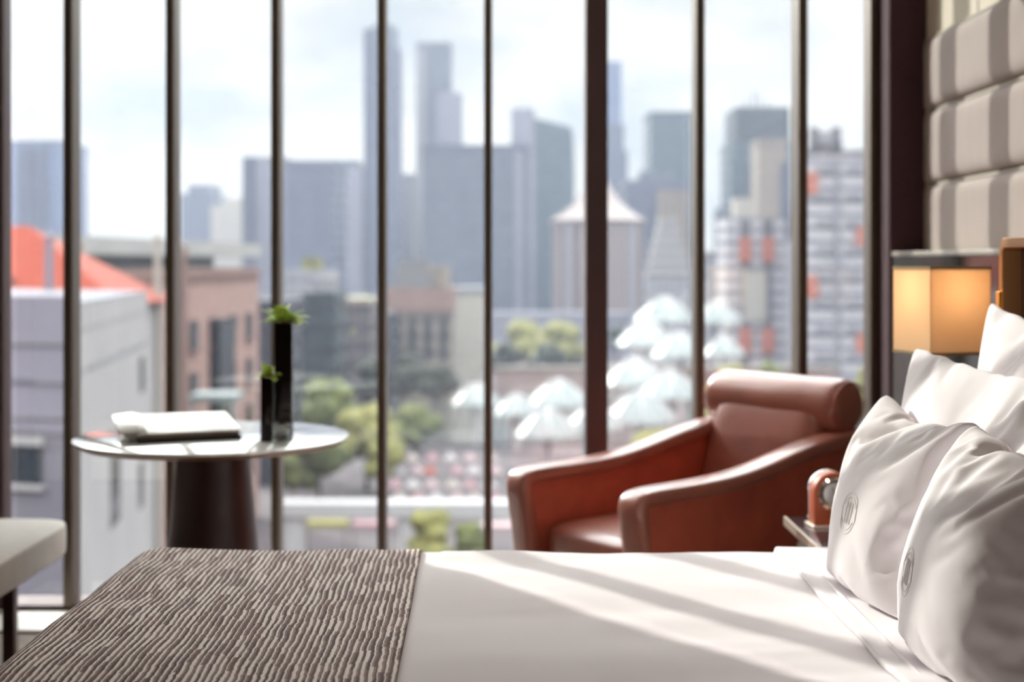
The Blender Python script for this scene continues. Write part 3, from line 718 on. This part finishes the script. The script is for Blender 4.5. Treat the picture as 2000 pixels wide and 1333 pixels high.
def leafy(name, c0, c1): 
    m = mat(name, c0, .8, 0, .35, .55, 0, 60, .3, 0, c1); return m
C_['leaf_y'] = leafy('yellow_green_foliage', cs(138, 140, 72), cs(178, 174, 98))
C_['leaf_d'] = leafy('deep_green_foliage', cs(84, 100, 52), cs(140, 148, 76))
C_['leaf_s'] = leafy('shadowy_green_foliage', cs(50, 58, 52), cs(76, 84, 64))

g0 = mesh('ground_street', B(-1500, 1500, 12, 3500, GROUND-1, GROUND), C_['street'], smooth=False)
tag(g0, kind='structure')
rv = mesh('ground_river', B(-25, 110, 232, 326, GROUND, GROUND+.25), C_['river'], smooth=False); tag(rv, kind='structure')

def bld(name, label, px0, px1, pyt, Y, depth, m, cat='building', rz=0, zb=None, group=None):
    """a building standing on the street: front face at distance Y between two sight lines; returns its Empty and helpers"""
    x0, x1 = (px0-1000)*Y/F, (px1-1000)*Y/F; zt = EYE-(pyt-HZ)*Y/F
    zb = GROUND if zb is None else zb
    r = empty(name, ((x0+x1)/2, Y+depth/2, zb), rz, label=label, cat=cat, group=group)
    w, h = x1-x0, zt-zb
    mesh('facade', B(-w/2, w/2, -depth/2, depth/2, 0, h), m, r, smooth=False)
    return r, w, depth, h

def part(r, name, m, *b): return mesh(name, B(*b), m, r, smooth=False)
def roof_slab(r, w, d, h, m=None): part(r, 'parapet', m or C_['pale'], -w/2-.4, w/2+.4, -d/2-.4, d/2+.4, h, h+1.2)
def plant_room(r, w, d, h, f=.5, hh=5, m=None): part(r, 'plant_room', m or C_['steel'], -w*f/2, w*f/2, -d*f/2, d*f/2, h, h+hh)

# --- far towers, left to right
r, w, d, h = bld('office_tower', 'broad blue glass tower far off at the left edge', -20, 118, 280, 620, 40, C_['blue'])
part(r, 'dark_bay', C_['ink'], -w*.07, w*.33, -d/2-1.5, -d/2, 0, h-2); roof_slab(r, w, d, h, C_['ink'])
r, w, d, h = bld('office_tower', 'low hazy blue grey block left of the dark edged slab tower', 352, 418, 378, 760, 40, C_['slate']); plant_room(r, w, d, h, .7, 5)
r, w, d, h = bld('apartment_tower', 'small white block between the hazy blue block and the slab tower', 412, 480, 402, 690, 34, C_['cream']); plant_room(r, w, d, h, .5, 4, C_['cream'])
r, w, d, h = bld('office_tower', 'pale slab tower with a dark blue left edge', 478, 556, 312, 560, 30, C_['laven'])
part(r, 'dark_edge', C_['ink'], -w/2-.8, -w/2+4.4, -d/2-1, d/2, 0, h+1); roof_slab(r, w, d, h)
r, w, d, h = bld('office_tower', 'slate grey rectangular tower right of the pale slab tower', 556, 652, 320, 520, 40, C_['slate']); roof_slab(r, w, d, h, C_['slate'])
r, w, d, h = bld('office_tower', 'pale lavender tower beside the tall slender tower', 640, 708, 328, 640, 40, C_['laven']); plant_room(r, w, d, h, .6, 4)
r, w, d, h = bld('skyscraper', 'tallest slender slate tower left of centre with a stepped top', 712, 780, 92, 640, 18, C_['slate'])
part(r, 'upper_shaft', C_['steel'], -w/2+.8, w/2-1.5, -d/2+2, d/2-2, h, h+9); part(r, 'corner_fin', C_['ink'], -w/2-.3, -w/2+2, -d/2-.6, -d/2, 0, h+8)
part(r, 'plant_room', C_['slate'], -w/4, w/4, -d/4, d/4, h+9, h+11)
r, w, d, h = bld('office_tower', 'bright pale sliver tower right beside the tallest slender tower', 778, 808, 345, 700, 30, C_['pale']); roof_slab(r, w, d, h)
r, w, d, h = bld('skyscraper', 'tall tower with a flat top and a lower stepped shoulder', 814, 880, 88, 680, 26, C_['steel'])
part(r, 'pale_corner', C_['pale'], -w/2-.4, -w/2+4, -d/2-.8, -d/2, 0, h-2); part(r, 'shoulder', C_['laven'], w*.1, w/2+5.2, -d/2-4, d/2, 0, h-23); roof_slab(r, w, d, h, C_['slate'])
r, w, d, h = bld('office_tower', 'very wide grey blue slab block in the centre of the skyline', 826, 1034, 290, 500, 30, C_['steel']); roof_slab(r, w, d, h, C_['slate'])
part(r, 'pale_stair_core', C_['laven'], w*.36, w*.44, -d/2-.8, -d/2, 0, h-1)
r, w, d, h = bld('skyscraper', 'pale tower with antenna stubs behind the wide slab block', 998, 1044, 212, 640, 24, C_['laven'])
part(r, 'antenna', C_['slate'], -2, -1.5, 0, .5, h, h+7); part(r, 'antenna', C_['slate'], 2, 2.5, 0, .5, h, h+5)
# curved glass tower
r = empty('skyscraper', ((1078-1000)*600/F, 615, GROUND), label='teal grey tower with a curved bulging side and slanted top', cat='building')
h = EYE+(HZ-228)*600/F-GROUND
poly = []
for k in range(20):
    z = h*k/19; poly.append((9.5-1.2*((z/h-.62)*2.2)**2 + (0 if z/h < .9 else -(z/h-.9)*12), z*(1 if k < 19 else .955)))
mesh('facade', extrude_poly([(-9.5, 0)]+poly+[(-9.5, h*1.0)], lambda a, b, t: (a, t, b), -14, 14), C_['teal'], r, smooth=False)
mesh('side_core', B(-10.5, -7, -15, 15, 0, h*1.01), C_['laven'], r, smooth=False)
# octagonal tower with flared tiled roof
r = empty('hotel_tower', ((1175-1000)*470/F, 490, GROUND), label='pinkish octagonal tower with a tall flared white pointed roof', cat='building')
h = EYE+(HZ-432)*470/F-GROUND
mesh('shaft', lathe([(15.5, 0), (15.5, h)], 8), C_['pinkc'], r, smooth=False)
mesh('roof', lathe([(16.5, h), (16.8, h+.8), (12.5, h+3), (8, h+7), (4.2, h+12.5), (1.6, h+18), (.3, h+24)], 8), mat('pale_pink_roof_tiles', cs(212, 194, 190), .7, 0, .1, .4), r, smooth=False)
for k in range(8):
    a = PI/8+k*PI/4; mesh('pier', B(-.9, .9, -.9, .9, 0, h+1.2), C_['pale'], r, smooth=False, loc=(15*math.cos(a-PI/8), 15*math.sin(a-PI/8), 0))
r, w, d, h = bld('skyscraper', 'blue needle tower rising right of the thick window post', 1184, 1214, 120, 700, 20, C_['blue'])
part(r, 'lower_flare', C_['slate'], -w/2, w/2+3, -d/2-1, d/2, 0, h*.66); part(r, 'top_flare', C_['slate'], -w/2, w/2+1.3, -d/2-.5, d/2, h*.66, h*.76)
r, w, d, h = bld('office_tower', 'dark teal square topped tower between two window fins', 1270, 1352, 224, 600, 30, C_['teal']); roof_slab(r, w, d, h, C_['darkteal'])
r, w, d, h = bld('office_block', 'hazy mid height block under the dark teal square tower', 1222, 1352, 352, 560, 30, C_['slate']); plant_room(r, w, d, h, .5, 4)
r, w, d, h = bld('office_block', 'pale reddish block behind the stepped white terraces', 1290, 1345, 372, 540, 12, C_['tan'])
# stepped white terraces
r = empty('terrace_block', ((1312-1000)*420/F, 430, GROUND), label='stepped white terrace building with rounded top left of the aqua canopies', cat='building')
for k in range(6):
    ww = 13-1.6*k; mesh('terrace', B(-ww/2, ww/2, -5+.5*k, 8, (24+3.2*k if k else 0), 24+3.2*(k+1)-.9), C_['pale'], r, smooth=False)
    mesh('balcony_edge', B(-ww/2-.4, ww/2+.4, -5.6+.5*k, 8, 24+3.2*(k+1)-.9, 24+3.2*(k+1)), C_['cream'], r, smooth=False)
# crowned teal tower with the tan one
r, w, d, h = bld('skyscraper', 'teal grey tower with a wide boxed crown and rooftop masts', 1428, 1546, 276, 520, 26, C_['teal'])
part(r, 'crown', C_['darkteal'], -w/2+1.6, w/2-.6, -d/2, d/2, h, h+12.5); part(r, 'flare', C_['steel'], -w/2-2.4, w/2, -d/2, d/2, 0, h*.68)
for k, (ax_, hh) in enumerate(((-3.5, 17), (-.5, 20), (1.5, 18.5), (4.5, 16))): part(r, 'mast', C_['ink'], ax_-.25, ax_+.25, -.3, .3, h+12.5, h+hh)
r, w, d, h = bld('office_tower', 'warm tan tower standing in front of the crowned teal tower', 1482, 1536, 278, 490, 16, C_['tan']); roof_slab(r, w, d, h, C_['beige'])
part(r, 'dark_side_bay', C_['ink'], w/2-2.2, w/2+.4, -d/2-.5, d/2, 0, h-7)

# --- residential blocks with orange panels
r, w, d, h = bld('apartment_block', 'tall white striped apartment block with orange panels and rooftop frames at the right', 1572, 1730, 302, 330, 16, C_['white'])
part(r, 'stair_strip', C_['greyb'], -w*.12, -w*.06, -d/2-.6, -d/2, 0, h-1); part(r, 'parapet', C_['brown'], -w/2, w/2, -d/2-.3, d/2, h, h+1)
for cx in (-w*.30, -w*.02): part(r, 'roof_frame', C_['brown'], cx-.8, cx+.8, -2, 2, h+1, h+7)
part(r, 'roof_beam', C_['brown'], -w*.34, w*.04, -2, 2, h+1, h+3.2); part(r, 'roof_room', C_['pale'], -w*.25, -w*.07, -1.5, 3, h+3.2, h+6)
for cx, py in ((-w*.43, 358), (-w*.43, 560), (w*.22, 462), (w*.22, 668)):
    z = EYE-(py-HZ)*330/F-GROUND; part(r, 'orange_panel', C_['orange'], cx-1.7, cx+1.7, -d/2-.7, -d/2, z-2.6, z+2.6)
for k in range(12):
    z = h-3-k*6.2; part(r, 'grey_balcony', C_['greyb'], -w*.36, -w*.14, -d/2-.9, -d/2, z-1.3, z+.4); part(r, 'grey_balcony', C_['greyb'], w*.02, w*.2, -d/2-.9, -d/2, z-1.3, z+.4)
r, w, d, h = bld('apartment_block', 'white apartment block with paired orange panels left of the striped block', 1418, 1534, 425, 350, 16, C_['white'])
part(r, 'roof_room', C_['cream'], -w*.28, w*.02, -2, 4, h, h+5); part(r, 'plain_wall', C_['cream'], -w*.22, w*.17, -d/2-.8, -d/2, EYE-(628-HZ)*350/F-GROUND, EYE-(528-HZ)*350/F-GROUND)
for cx in (-w*.18, w*.20):
    for py in (488, 664):
        z = EYE-(py-HZ)*350/F-GROUND; part(r, 'orange_panel', C_['orange'], cx-1.5, cx+1.5, -d/2-1, -d/2, z-3, z+3)
    part(r, 'dark_bay', C_['brown'], cx-1.1, cx+1.1, -d/2-.4, -d/2, 2, h-.5)
r, w, d, h = bld('office_block', 'low pale block left of the paired orange panel apartments', 1374, 1428, 500, 380, 14, C_['pale']); roof_slab(r, w, d, h)

# --- middle distance
r, w, d, h = bld('office_block', 'dark slate block right of the salmon brick building', 486, 560, 604, 190, 14, C_['dark']); roof_slab(r, w, d, h, C_['dark'])
r, w, d, h = bld('office_block', 'dark teal office block behind the tall black vase', 590, 655, 572, 230, 16, C_['darkteal']); plant_room(r, w, d, h, .6, 2.5, C_['pale'])
r, w, d, h = bld('office_block', 'white low block on top of the dark teal office roofline', 556, 646, 528, 330, 16, C_['pale']); plant_room(r, w, d, h, .4, 3, C_['leaf_y'])
r, w, d, h = bld('office_block', 'brownish grey block beside the dark teal office block', 640, 722, 596, 260, 16, C_['brown']); roof_slab(r, w, d, h, C_['beige'])
r, w, d, h = bld('office_block', 'dark grey blue block behind the window fin left of the hotel', 700, 764, 612, 280, 16, C_['dark'])
r, w, d, h = bld('old_hotel', 'beige old building with a dark mansard roof and pink band', 758, 884, 566, 300, 18, C_['beige'])
mesh('pink_band', B(-w/2-.3, w/2+.3, -d/2-.5, d/2, h-4.6, h+.3), C_['quay'], r, smooth=False)
mr = bmesh.new(); zz = (566-508)*300/F
a = [(-w/2+.5, -d/2, h), (w*.22, -d/2, h), (w*.22, d/2, h), (-w/2+.5, d/2, h)]; b = [(-w*.36, -d/4, h+zz), (w*.08, -d/4, h+zz), (w*.08, d/4, h+zz), (-w*.36, d/4, h+zz)]
va = [mr.verts.new(p) for p in a]; vb = [mr.verts.new(p) for p in b]; mr.faces.new(va); mr.faces.new(vb)
for i in range(4): mr.faces.new((va[i], va[(i+1) % 4], vb[(i+1) % 4], vb[i]))
mesh('mansard_roof', mr, C_['mansard'], r, smooth=False)
part(r, 'cream_attic', C_['beige'], w*.1, w*.42, -d/3, d/3, h, h+5)
for k in range(4): part(r, 'window_bay', C_['dark'], -w*.42+k*w*.24, -w*.42+k*w*.24+w*.11, -d/2-.25, -d/2, h-15, h-5.5)
r, w, d, h = bld('office_block', 'small white block to the right of the mansard roofed building', 886, 944, 572, 330, 14, C_['cream']); roof_slab(r, w, d, h)
r, w, d, h = bld('row_block', 'long dark low building in the shade behind the park trees', 650, 882, 672, 330, 14, C_['dark'])
r, w, d, h = bld('row_block', 'low pale row behind the yellow green trees across the river', 930, 1240, 612, 440, 14, C_['laven'])
r, w, d, h = bld('row_block', 'long hazy low row along the horizon beneath the towers', -250, 620, 505, 735, 18, C_['pale'])
r, w, d, h = bld('row_block', 'long hazy low row beneath the right hand towers', 1215, 1990, 520, 655, 20, C_['laven'])
r, w, d, h = bld('row_block', 'hazy blue low row behind the wide slab block', 622, 1230, 470, 760, 20, C_['slate'])
r, w, d, h = bld('office_block', 'pale office block hidden low behind the right hand apartment blocks', 1530, 1590, 470, 440, 16, C_['pale'])

# --- salmon brick building with long light roof (runs away to the right)
A0, A1 = P(120, 530, 108), P(505, 530, 168)
dv = (A1-A0); dv.z = 0; Lg = dv.length; rz = math.atan2(dv.y, dv.x)
r = empty('brick_building', (A0.x, A0.y, GROUND), rz, label='long salmon brick building with a light grey roof and green clerestory strip', cat='building')
h = .6-GROUND
mesh('brick_wall', B(0, Lg, 0, 26, 0, h), C_['pinks'], r, smooth=False)
mesh('clerestory', B(0, Lg*.72, .6, 25, h, h+1.25), C_['clerest'], r, smooth=False)
mesh('roof', B(-2, Lg*.97, -.8, 27, h+1.25, h+2.7), C_['roofg'], r, smooth=False)
mesh('string_course', B(0, Lg, -.3, 0, h-1.2, h-.4), C_['pinkt'], r, smooth=False)
for i in range(9):
    for j in range(5):
        x = 5+i*7.2; z = h-6.5-j*5.2
        if x > Lg-4: continue
        f = mesh('window', B(x-1.2, x+1.2, -.25, .1, z-1.6, z+1.3), C_['wglass'], r, smooth=False)
        mesh('sill', B(x-1.5, x+1.5, -.5, .1, z-1.9, z-1.6), C_['pinkt'], f, smooth=False)
f = mesh('window_bay', B(Lg*.66, Lg*.76, -1.1, 0, h-15.5, h-6), C_['wglass'], r, smooth=False); mesh('bay_roof', B(Lg*.655, Lg*.765, -1.4, 0, h-6, h-5.4), C_['dark'], f, smooth=False)
for x in (1.0, Lg*.47): mesh('pier', B(x-.9, x+.9, -.9, 0, 0, h+2.2), C_['pinkt'], r, smooth=False)
aw = empty('street_awning', P(420, 800, 104) - Vector((0, 0, 1)), label='pale aqua awning in front of the salmon brick building', cat='awning')
aw.location.z = GROUND
zt = EYE-(770-HZ)*104/F-GROUND
mesh('canopy', B(-1.7, 1.7, -1, 2.5, zt-.5, zt), C_['canopy'], aw, smooth=False)
for sx in (-1.5, 1.5): mesh('post', B(sx-.1, sx+.1, -.9, -.7, 0, zt-.5), C_['steelw'], aw, smooth=False)

# --- white corner building close by on the left, orange roof behind it
cx, cy = (140-1000)*55/F, 55
def wall_pt(px, Y): return ((px-1000)*Y/F, Y)
fl, fr_ = wall_pt(-160, 57), wall_pt(288, 78)
zt = EYE-(592-HZ)*57/F
r = empty('white_building', (cx, cy, GROUND), label='plain white corner building with shade coloured into its left side, nearest the window', cat='building')
pl_ = [(0, 0), (fr_[0]-cx, fr_[1]-cy), (fr_[0]-cx-16, fr_[1]-cy+12), (fl[0]-cx-6, fl[1]-cy+24), (fl[0]-cx, fl[1]-cy)]
bm = extrude_poly(pl_, lambda a, b, t: (a, b, t), 0, zt-GROUND)
mesh('walls', bm, C_['whites'], r, smooth=False)
mesh('flat_roof', extrude_poly([(a*.995, b*.995+.1) for a, b in pl_], lambda a, b, t: (a, b, t), zt-GROUND, zt-GROUND+.04), C_['slate'], r, smooth=False)  # grey sheet added over the roof to dim its sunlit top
def strip(p0, p1, t0, t1, z0, z1, outd, name, m, par):
    a = Vector((p0[0]+(p1[0]-p0[0])*t0, p0[1]+(p1[1]-p0[1])*t0)); b = Vector((p0[0]+(p1[0]-p0[0])*t1, p0[1]+(p1[1]-p0[1])*t1))
    n = Vector(((b-a).y, -(b-a).x)).normalized()*outd
    if n.y > 0: n = -n
    q = [a-n*.05, b-n*.05, b+n, a+n]
    return mesh(name, extrude_poly([(p.x, p.y) for p in q], lambda u, v, t: (u, v, t), z0, z1), m, par, smooth=False)
pc, pL, pR = (0, 0), (fl[0]-cx, fl[1]-cy), (fr_[0]-cx, fr_[1]-cy)
zz = lambda py, Y=56: EYE-(py-HZ)*Y/F-GROUND
strip(pL, pc, 0, 1, zz(840), zz(592)+.3, .12, 'shaded_side', C_['lavs'], r)  # sheet carrying the left wall's shade as a lavender tone
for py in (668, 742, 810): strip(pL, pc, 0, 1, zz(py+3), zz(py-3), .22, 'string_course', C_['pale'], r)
strip(pL, pc, .0, 1, 0, zz(845), .05, 'shaded_lower_side', mat('mauve_wall_shade', cs(160, 154, 170), .85, 0, .05, .3), r)  # shade of the same wall continued below in a mauve tone
tpx = lambda px: (px+160)/(140+160)
f = strip(pL, pc, tpx(22), tpx(84), zz(942), zz(866), .18, 'window', C_['wglass'], r); strip(pL, pc, tpx(16), tpx(92), zz(952), zz(942), .3, 'sill', C_['whites'], f)
strip(pL, pc, tpx(14), tpx(92), zz(866), zz(850), .25, 'lintel', C_['whites'], r)
f = strip(pL, pc, tpx(-80), tpx(-18), zz(942), zz(866), .18, 'window', C_['wglass'], r)
f = strip(pL, pc, tpx(30), tpx(96), zz(1225), zz(1185), .18, 'window', C_['mansard'], r)
for py0, py1, t0, t1 in ((892, 1038, .42, .56), (908, 1000, .84, .93), (700, 770, .86, .94)):
    Yy = 55+23*t0; strip(pc, pR, t0, t1, zz(py1, Yy), zz(py0, Yy), .15, 'window', C_['wglass'], r)
strip(pc, pR, 0, 1, zz(650), zz(645), .2, 'string_course', C_['pale'], r); strip(pc, pR, 0, 1, zz(735), zz(728), .2, 'string_course', C_['pale'], r)
# gable behind
r = empty('tiled_roof_house', P(60, 592, 88), label='house with a steep orange terracotta tiled roof behind the white corner building', cat='building'); r.location.z = GROUND
zb_, za_ = EYE-(596-HZ)*88/F-GROUND, EYE-(438-HZ)*88/F-GROUND
mesh('walls', B(-9, 5.2, 0, 12, 0, zb_), C_['whites'], r, smooth=False)
bm = bmesh.new(); v = [bm.verts.new(p) for p in ((-9.5, -.6, zb_), (5.9, -.6, zb_), (5.9, 12.5, zb_), (-9.5, 12.5, zb_), (-4.4, 5, za_), (-1.8, 5, za_))]
for f in ((0, 1, 5, 4), (1, 2, 5), (2, 3, 4, 5), (3, 0, 4), (0, 3, 2, 1)): bm.faces.new([v[i] for i in f])
mesh('roof', bm, C_['terra'], r, smooth=False)
mesh('dormer', B(-3.0, -1.4, .4, 3, zb_+.4, zb_+1.7), C_['mansard'], r, smooth=False)
for px, lab, Y in ((96, 'grey pole rising in front of the orange tiled roof', 82), (308, 'pale tall pole standing before the salmon brick building', 98)):
    q = P(px, 470, Y); mm = C_['lavs'] if px < 200 else C_['cream']
    r = empty('flag_pole', (q.x, q.y, GROUND), label=lab, cat='pole'); w_ = .30
    mesh('shaft', lathe([(w_*1.1, 0), (w_, 10), (w_*.8, q.z-GROUND)], 16), mm, r); mesh('cap', lathe([(.1, q.z-GROUND), (w_, q.z-GROUND+.2), (.05, q.z-GROUND+.6)], 16), mm, r)

# --- trees
def blob(bm, c, r, seed, sq=.8, sub=3):
    t = bmesh.new(); bmesh.ops.create_icosphere(t, subdivisions=sub, radius=1)
    for v in t.verts:
        n = v.co.normalized(); k = 1+.28*noise.noise(n*2.3+Vector((seed, 0, 0)))+.16*noise.noise(n*6+Vector((0, seed, 0)))
        v.co = Vector((n.x*k*r, n.y*k*r, n.z*k*r*sq))+Vector(c)
    me = bpy.data.meshes.new('t'); t.to_mesh(me); t.free(); bm.from_mesh(me); bpy.data.meshes.remove(me)
def tree(label, px, pyt, Y, wpx, m, pyb=None, group=None, seed=0):
    rd = random.Random(int(px*7+pyt)); top = EYE-(pyt-HZ)*Y/F-GROUND; w = wpx*Y/F/2; x = (px-1000)*Y/F
    bot = max(2.0, min(top*.45, top-1.2*w)) if pyb is None else max(1.5, EYE-(pyb-HZ)*Y/F-GROUND)
    r = empty('tree', (x, Y, GROUND), label=label, cat='tree', group=group)
    bm = bmesh.new(); hh = top-bot
    for k in range(13):
        u = rd.random(); an = rd.uniform(0, 2*PI); z = bot+hh*(.15+.72*u); rr = w*(.42-.1*u)
        ro = (w-rr)*math.sqrt(rd.random())*(1.15-.75*u)
        blob(bm, (ro*math.cos(an), ro*math.sin(an)*.8, min(z, top-rr*.8)), rr, k+seed, .85)
    mesh('crown', bm, m, r, angle=180)
    mesh('trunk', tube([(0, 0, 0), (.1, 0, bot*.5), (0, .1, bot+hh*.3)], [.4, .3, .2], 10), C_['bark'], r)
    return r
tree('large deep green tree in the park just right of the vases', 636, 742, 212, 150, C_['leaf_d'])
tree('yellow green tree in the park at the window fin right of the table', 716, 790, 186, 190, C_['leaf_y'])
tree('broad green tree low in the park behind the round table edge', 622, 846, 172, 200, C_['leaf_d'])
tree('rounded green tree right of the yellow green park tree', 812, 790, 224, 130, C_['leaf_d'])
tree('small yellowish tree near the pink market umbrellas', 745, 868, 178, 90, C_['leaf_y'])
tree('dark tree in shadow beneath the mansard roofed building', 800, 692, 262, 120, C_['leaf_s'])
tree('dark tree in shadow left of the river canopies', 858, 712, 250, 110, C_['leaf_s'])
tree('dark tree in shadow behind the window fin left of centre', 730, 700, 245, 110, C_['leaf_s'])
tree('yellow green tree across the river left of the central fin', 928, 652, 378, 120, C_['leaf_d'])
tree('bright yellow green tree across the river at the centre', 1015, 628, 395, 140, C_['leaf_y'])
tree('bright yellow green tree across the river by the octagonal tower', 1102, 630, 382, 140, C_['leaf_y'])
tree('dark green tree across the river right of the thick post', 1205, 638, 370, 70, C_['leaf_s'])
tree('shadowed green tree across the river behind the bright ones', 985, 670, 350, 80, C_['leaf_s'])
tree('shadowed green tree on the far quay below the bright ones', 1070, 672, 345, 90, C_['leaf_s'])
tree('yellow green bush tree in front of the white footbridge', 842, 990, 108, 150, C_['leaf_y'])
tree('low green bush tree right of the footbridge bush', 915, 1022, 116, 120, C_['leaf_d'])
tree('olive tree seen just left of the armchair headrest', 1420, 712, 210, 120, C_['leaf_y'])
tree('dark olive tree above the armchair headrest', 1500, 708, 220, 110, C_['leaf_d'])
tree('green tree beyond the armchair arm', 1290, 838, 150, 190, C_['leaf_y'])
tree('green tree right of the armchair headrest by the window frame', 1700, 700, 190, 90, C_['leaf_y'])
tree('olive green tree behind the armchair back', 1390, 800, 160, 150, C_['leaf_d'])

# --- river quay, canopies, market
r = empty('quay_wall', (0, 328, GROUND), label='long pinkish stone quay wall on the far river bank', cat='wall')
mesh('wall_face', B(-4, 75, 0, 3, 0, 5.2), C_['quay'], r, smooth=False); mesh('coping', B(-4, 75, -.3, 3.2, 5.2, 5.8), C_['beige'], r, smooth=False)
def canopy(px, pyt, Y, rpx, lab, tilt=.0):
    top = EYE-(pyt-HZ)*Y/F-GROUND; R_ = rpx*Y/F; x = (px-1000)*Y/F
    o = empty('river_canopy', (x, Y, GROUND), label=lab, cat='canopy', group='mushroom canopies along the river')
    bm = bmesh.new(); prof = [(R_*u, top-(R_*.75)*(u**1.7)) for u in (0.02, .15, .3, .5, .7, .85, 1)]
    lathe(prof+[(p[0], p[1]-.25) for p in prof[::-1]], 8, bm, cap=False)
    mesh('shell', bm, C_['canopy'], o, smooth=False)
    mesh('mast', lathe([(.5, 0), (.35, top-.3)], 12), C_['steelw'], o)
    for k in range(8):
        a = 2*PI*k/8; mesh('rib', tube([(p[0]*math.cos(a), p[0]*math.sin(a), p[1]+.12) for p in prof], .14, 6), C_['steelw'], o, angle=180)
for q in ((930, 752, 232, 49, 'aqua white mushroom canopy left of the central window fin, nearest the market'),
          (1010, 772, 226, 48, 'aqua white mushroom canopy just right of the central window fin'),
          (1092, 742, 246, 62, 'aqua white mushroom canopy left of the thick window post'),
          (1070, 800, 205, 66, 'aqua white mushroom canopy low behind the far armrest'),
          (1160, 790, 214, 60, 'aqua white mushroom canopy hidden mostly by the thick window post'),
          (1298, 580, 318, 62, 'tallest aqua white mushroom canopy beside the terrace building'),
          (1262, 628, 290, 60, 'aqua white mushroom canopy below the tallest one'),
          (1330, 650, 272, 60, 'aqua white mushroom canopy right of the tallest one by the window fin'),
          (1240, 700, 255, 66, 'aqua white mushroom canopy right of the thick window post'),
          (1310, 725, 238, 66, 'aqua white mushroom canopy left of the armchair headrest'),
          (1250, 765, 225, 74, 'lowest aqua white mushroom canopy right of the thick window post'),
          (1400, 590, 300, 52, 'aqua white mushroom canopy left of the orange panel apartments'),
          (1412, 660, 250, 44, 'aqua white mushroom canopy right of the window fin over the headrest')): canopy(*q)
rd = random.Random(3); pal = [cs(246, 212, 218), cs(246, 236, 240), cs(228, 178, 188), cs(240, 222, 216)]
mpal = [mat(n_, c, .8, 0, .08, 1) for n_, c in zip(('pink_canvas', 'white_canvas', 'rose_canvas', 'cream_canvas'), pal)]
cn = ('pink', 'white', 'rose', 'cream'); red = mat('coral_red_canvas', cs(226, 120, 104), .8, 0, .08, 1); yel = mat('yellow_canvas', cs(206, 196, 110), .8, 0, .08, 1)
def parasol(px, py, Y, m, lab, R_=1.7, grp='market umbrellas in the square'):
    x = (px-1000)*Y/F; top = 3.4
    o = empty('market_umbrella', (x, Y, GROUND), rd.uniform(0, 1), label=lab, cat='umbrella', group=grp)
    bm = lathe([(.03, top), (R_*.5, top-.35), (R_, top-.9), (R_, top-1.1), (R_*.98, top-1.1), (R_*.5, top-.42), (.03, top-.07)], 8, cap=False)
    mesh('canvas', bm, m, o, smooth=False); mesh('pole', lathe([(.05, 0), (.05, top-.1)], 8), C_['bark'], o)
rows = [(890, 'back'), (915, 'second'), (942, 'third'), (968, 'front')]
for j, (py, rn_) in enumerate(rows):
    Y = (EYE-(GROUND+3.0))*F/(py-HZ)
    for i, px in enumerate((768, 806, 844, 882, 920, 958)):
        if j == 0 and i < 1: continue
        m_i = (i*3+j*5) % 4
        pos = ('leftmost', 'second from the left', 'third from the left', 'third from the right', 'second from the right', 'rightmost')[i]
        if (i, j) == (2, 1): parasol(px-4, py, Y, red, 'coral red market umbrella standing out among the pink ones', .95)
        else: parasol(px+rd.uniform(-3, 3)+8*(j % 2), py, Y, mpal[m_i], '%s market umbrella, %s in the %s row of the square' % (cn[m_i], pos, rn_), rd.uniform(.88, .98))
r = empty('footbridge', ((720-1000)*118/F, 118, GROUND), label='white footbridge deck on square pillars below the park', cat='bridge')
zt = EYE-(984-HZ)*118/F-GROUND
mesh('deck', B(-7.5, 14, 0, 2.2, zt-1.15, zt), C_['steelw'], r, smooth=False)
for x in (-6.3, 3.5, 13): mesh('pillar', B(x-.85, x+.85, .3, 1.9, 0, zt-1.15), C_['steelw'], r, smooth=False)
for px, py, mm, lab in ((640, 1018, yel, 'yellow market awning under the white footbridge'), (730, 1020, mpal[2], 'rose market awning under the white footbridge'), (980, 1024, mpal[0], 'pink market awning at the far right under the footbridge')):
    Y = 146; o = empty('stall_awning', ((px-1000)*Y/F, Y, GROUND), label=lab, cat='awning')
    zt = EYE-(py-HZ)*Y/F-GROUND
    mesh('canvas', B(-2.1, 2.1, -1.2, 1.2, zt-.5, zt), mm, o, smooth=False)
    for sx in (-1.9, 1.9): mesh('post', B(sx-.06, sx+.06, -1.1, -1, 0, zt-.5), C_['bark'], o, smooth=False)

# --- light haze over the city
hz_m = bpy.data.materials.new('city_haze'); hz_m.use_nodes = True; t = hz_m.node_tree; t.nodes.clear()
o_ = t.nodes.new('ShaderNodeOutputMaterial'); vs = t.nodes.new('ShaderNodeVolumeScatter'); vs.inputs['Color'].default_value = (.72, .80, 1, 1); vs.inputs['Density'].default_value = .00022; vs.inputs['Anisotropy'].default_value = .2
t.links.new(vs.outputs[0], o_.inputs['Volume'])
hz = mesh('city_haze', B(-700, 700, 40, 860, GROUND-2, 110), hz_m, smooth=False); tag(hz, kind='stuff', label='faint bluish haze hanging over the whole city', cat='haze')
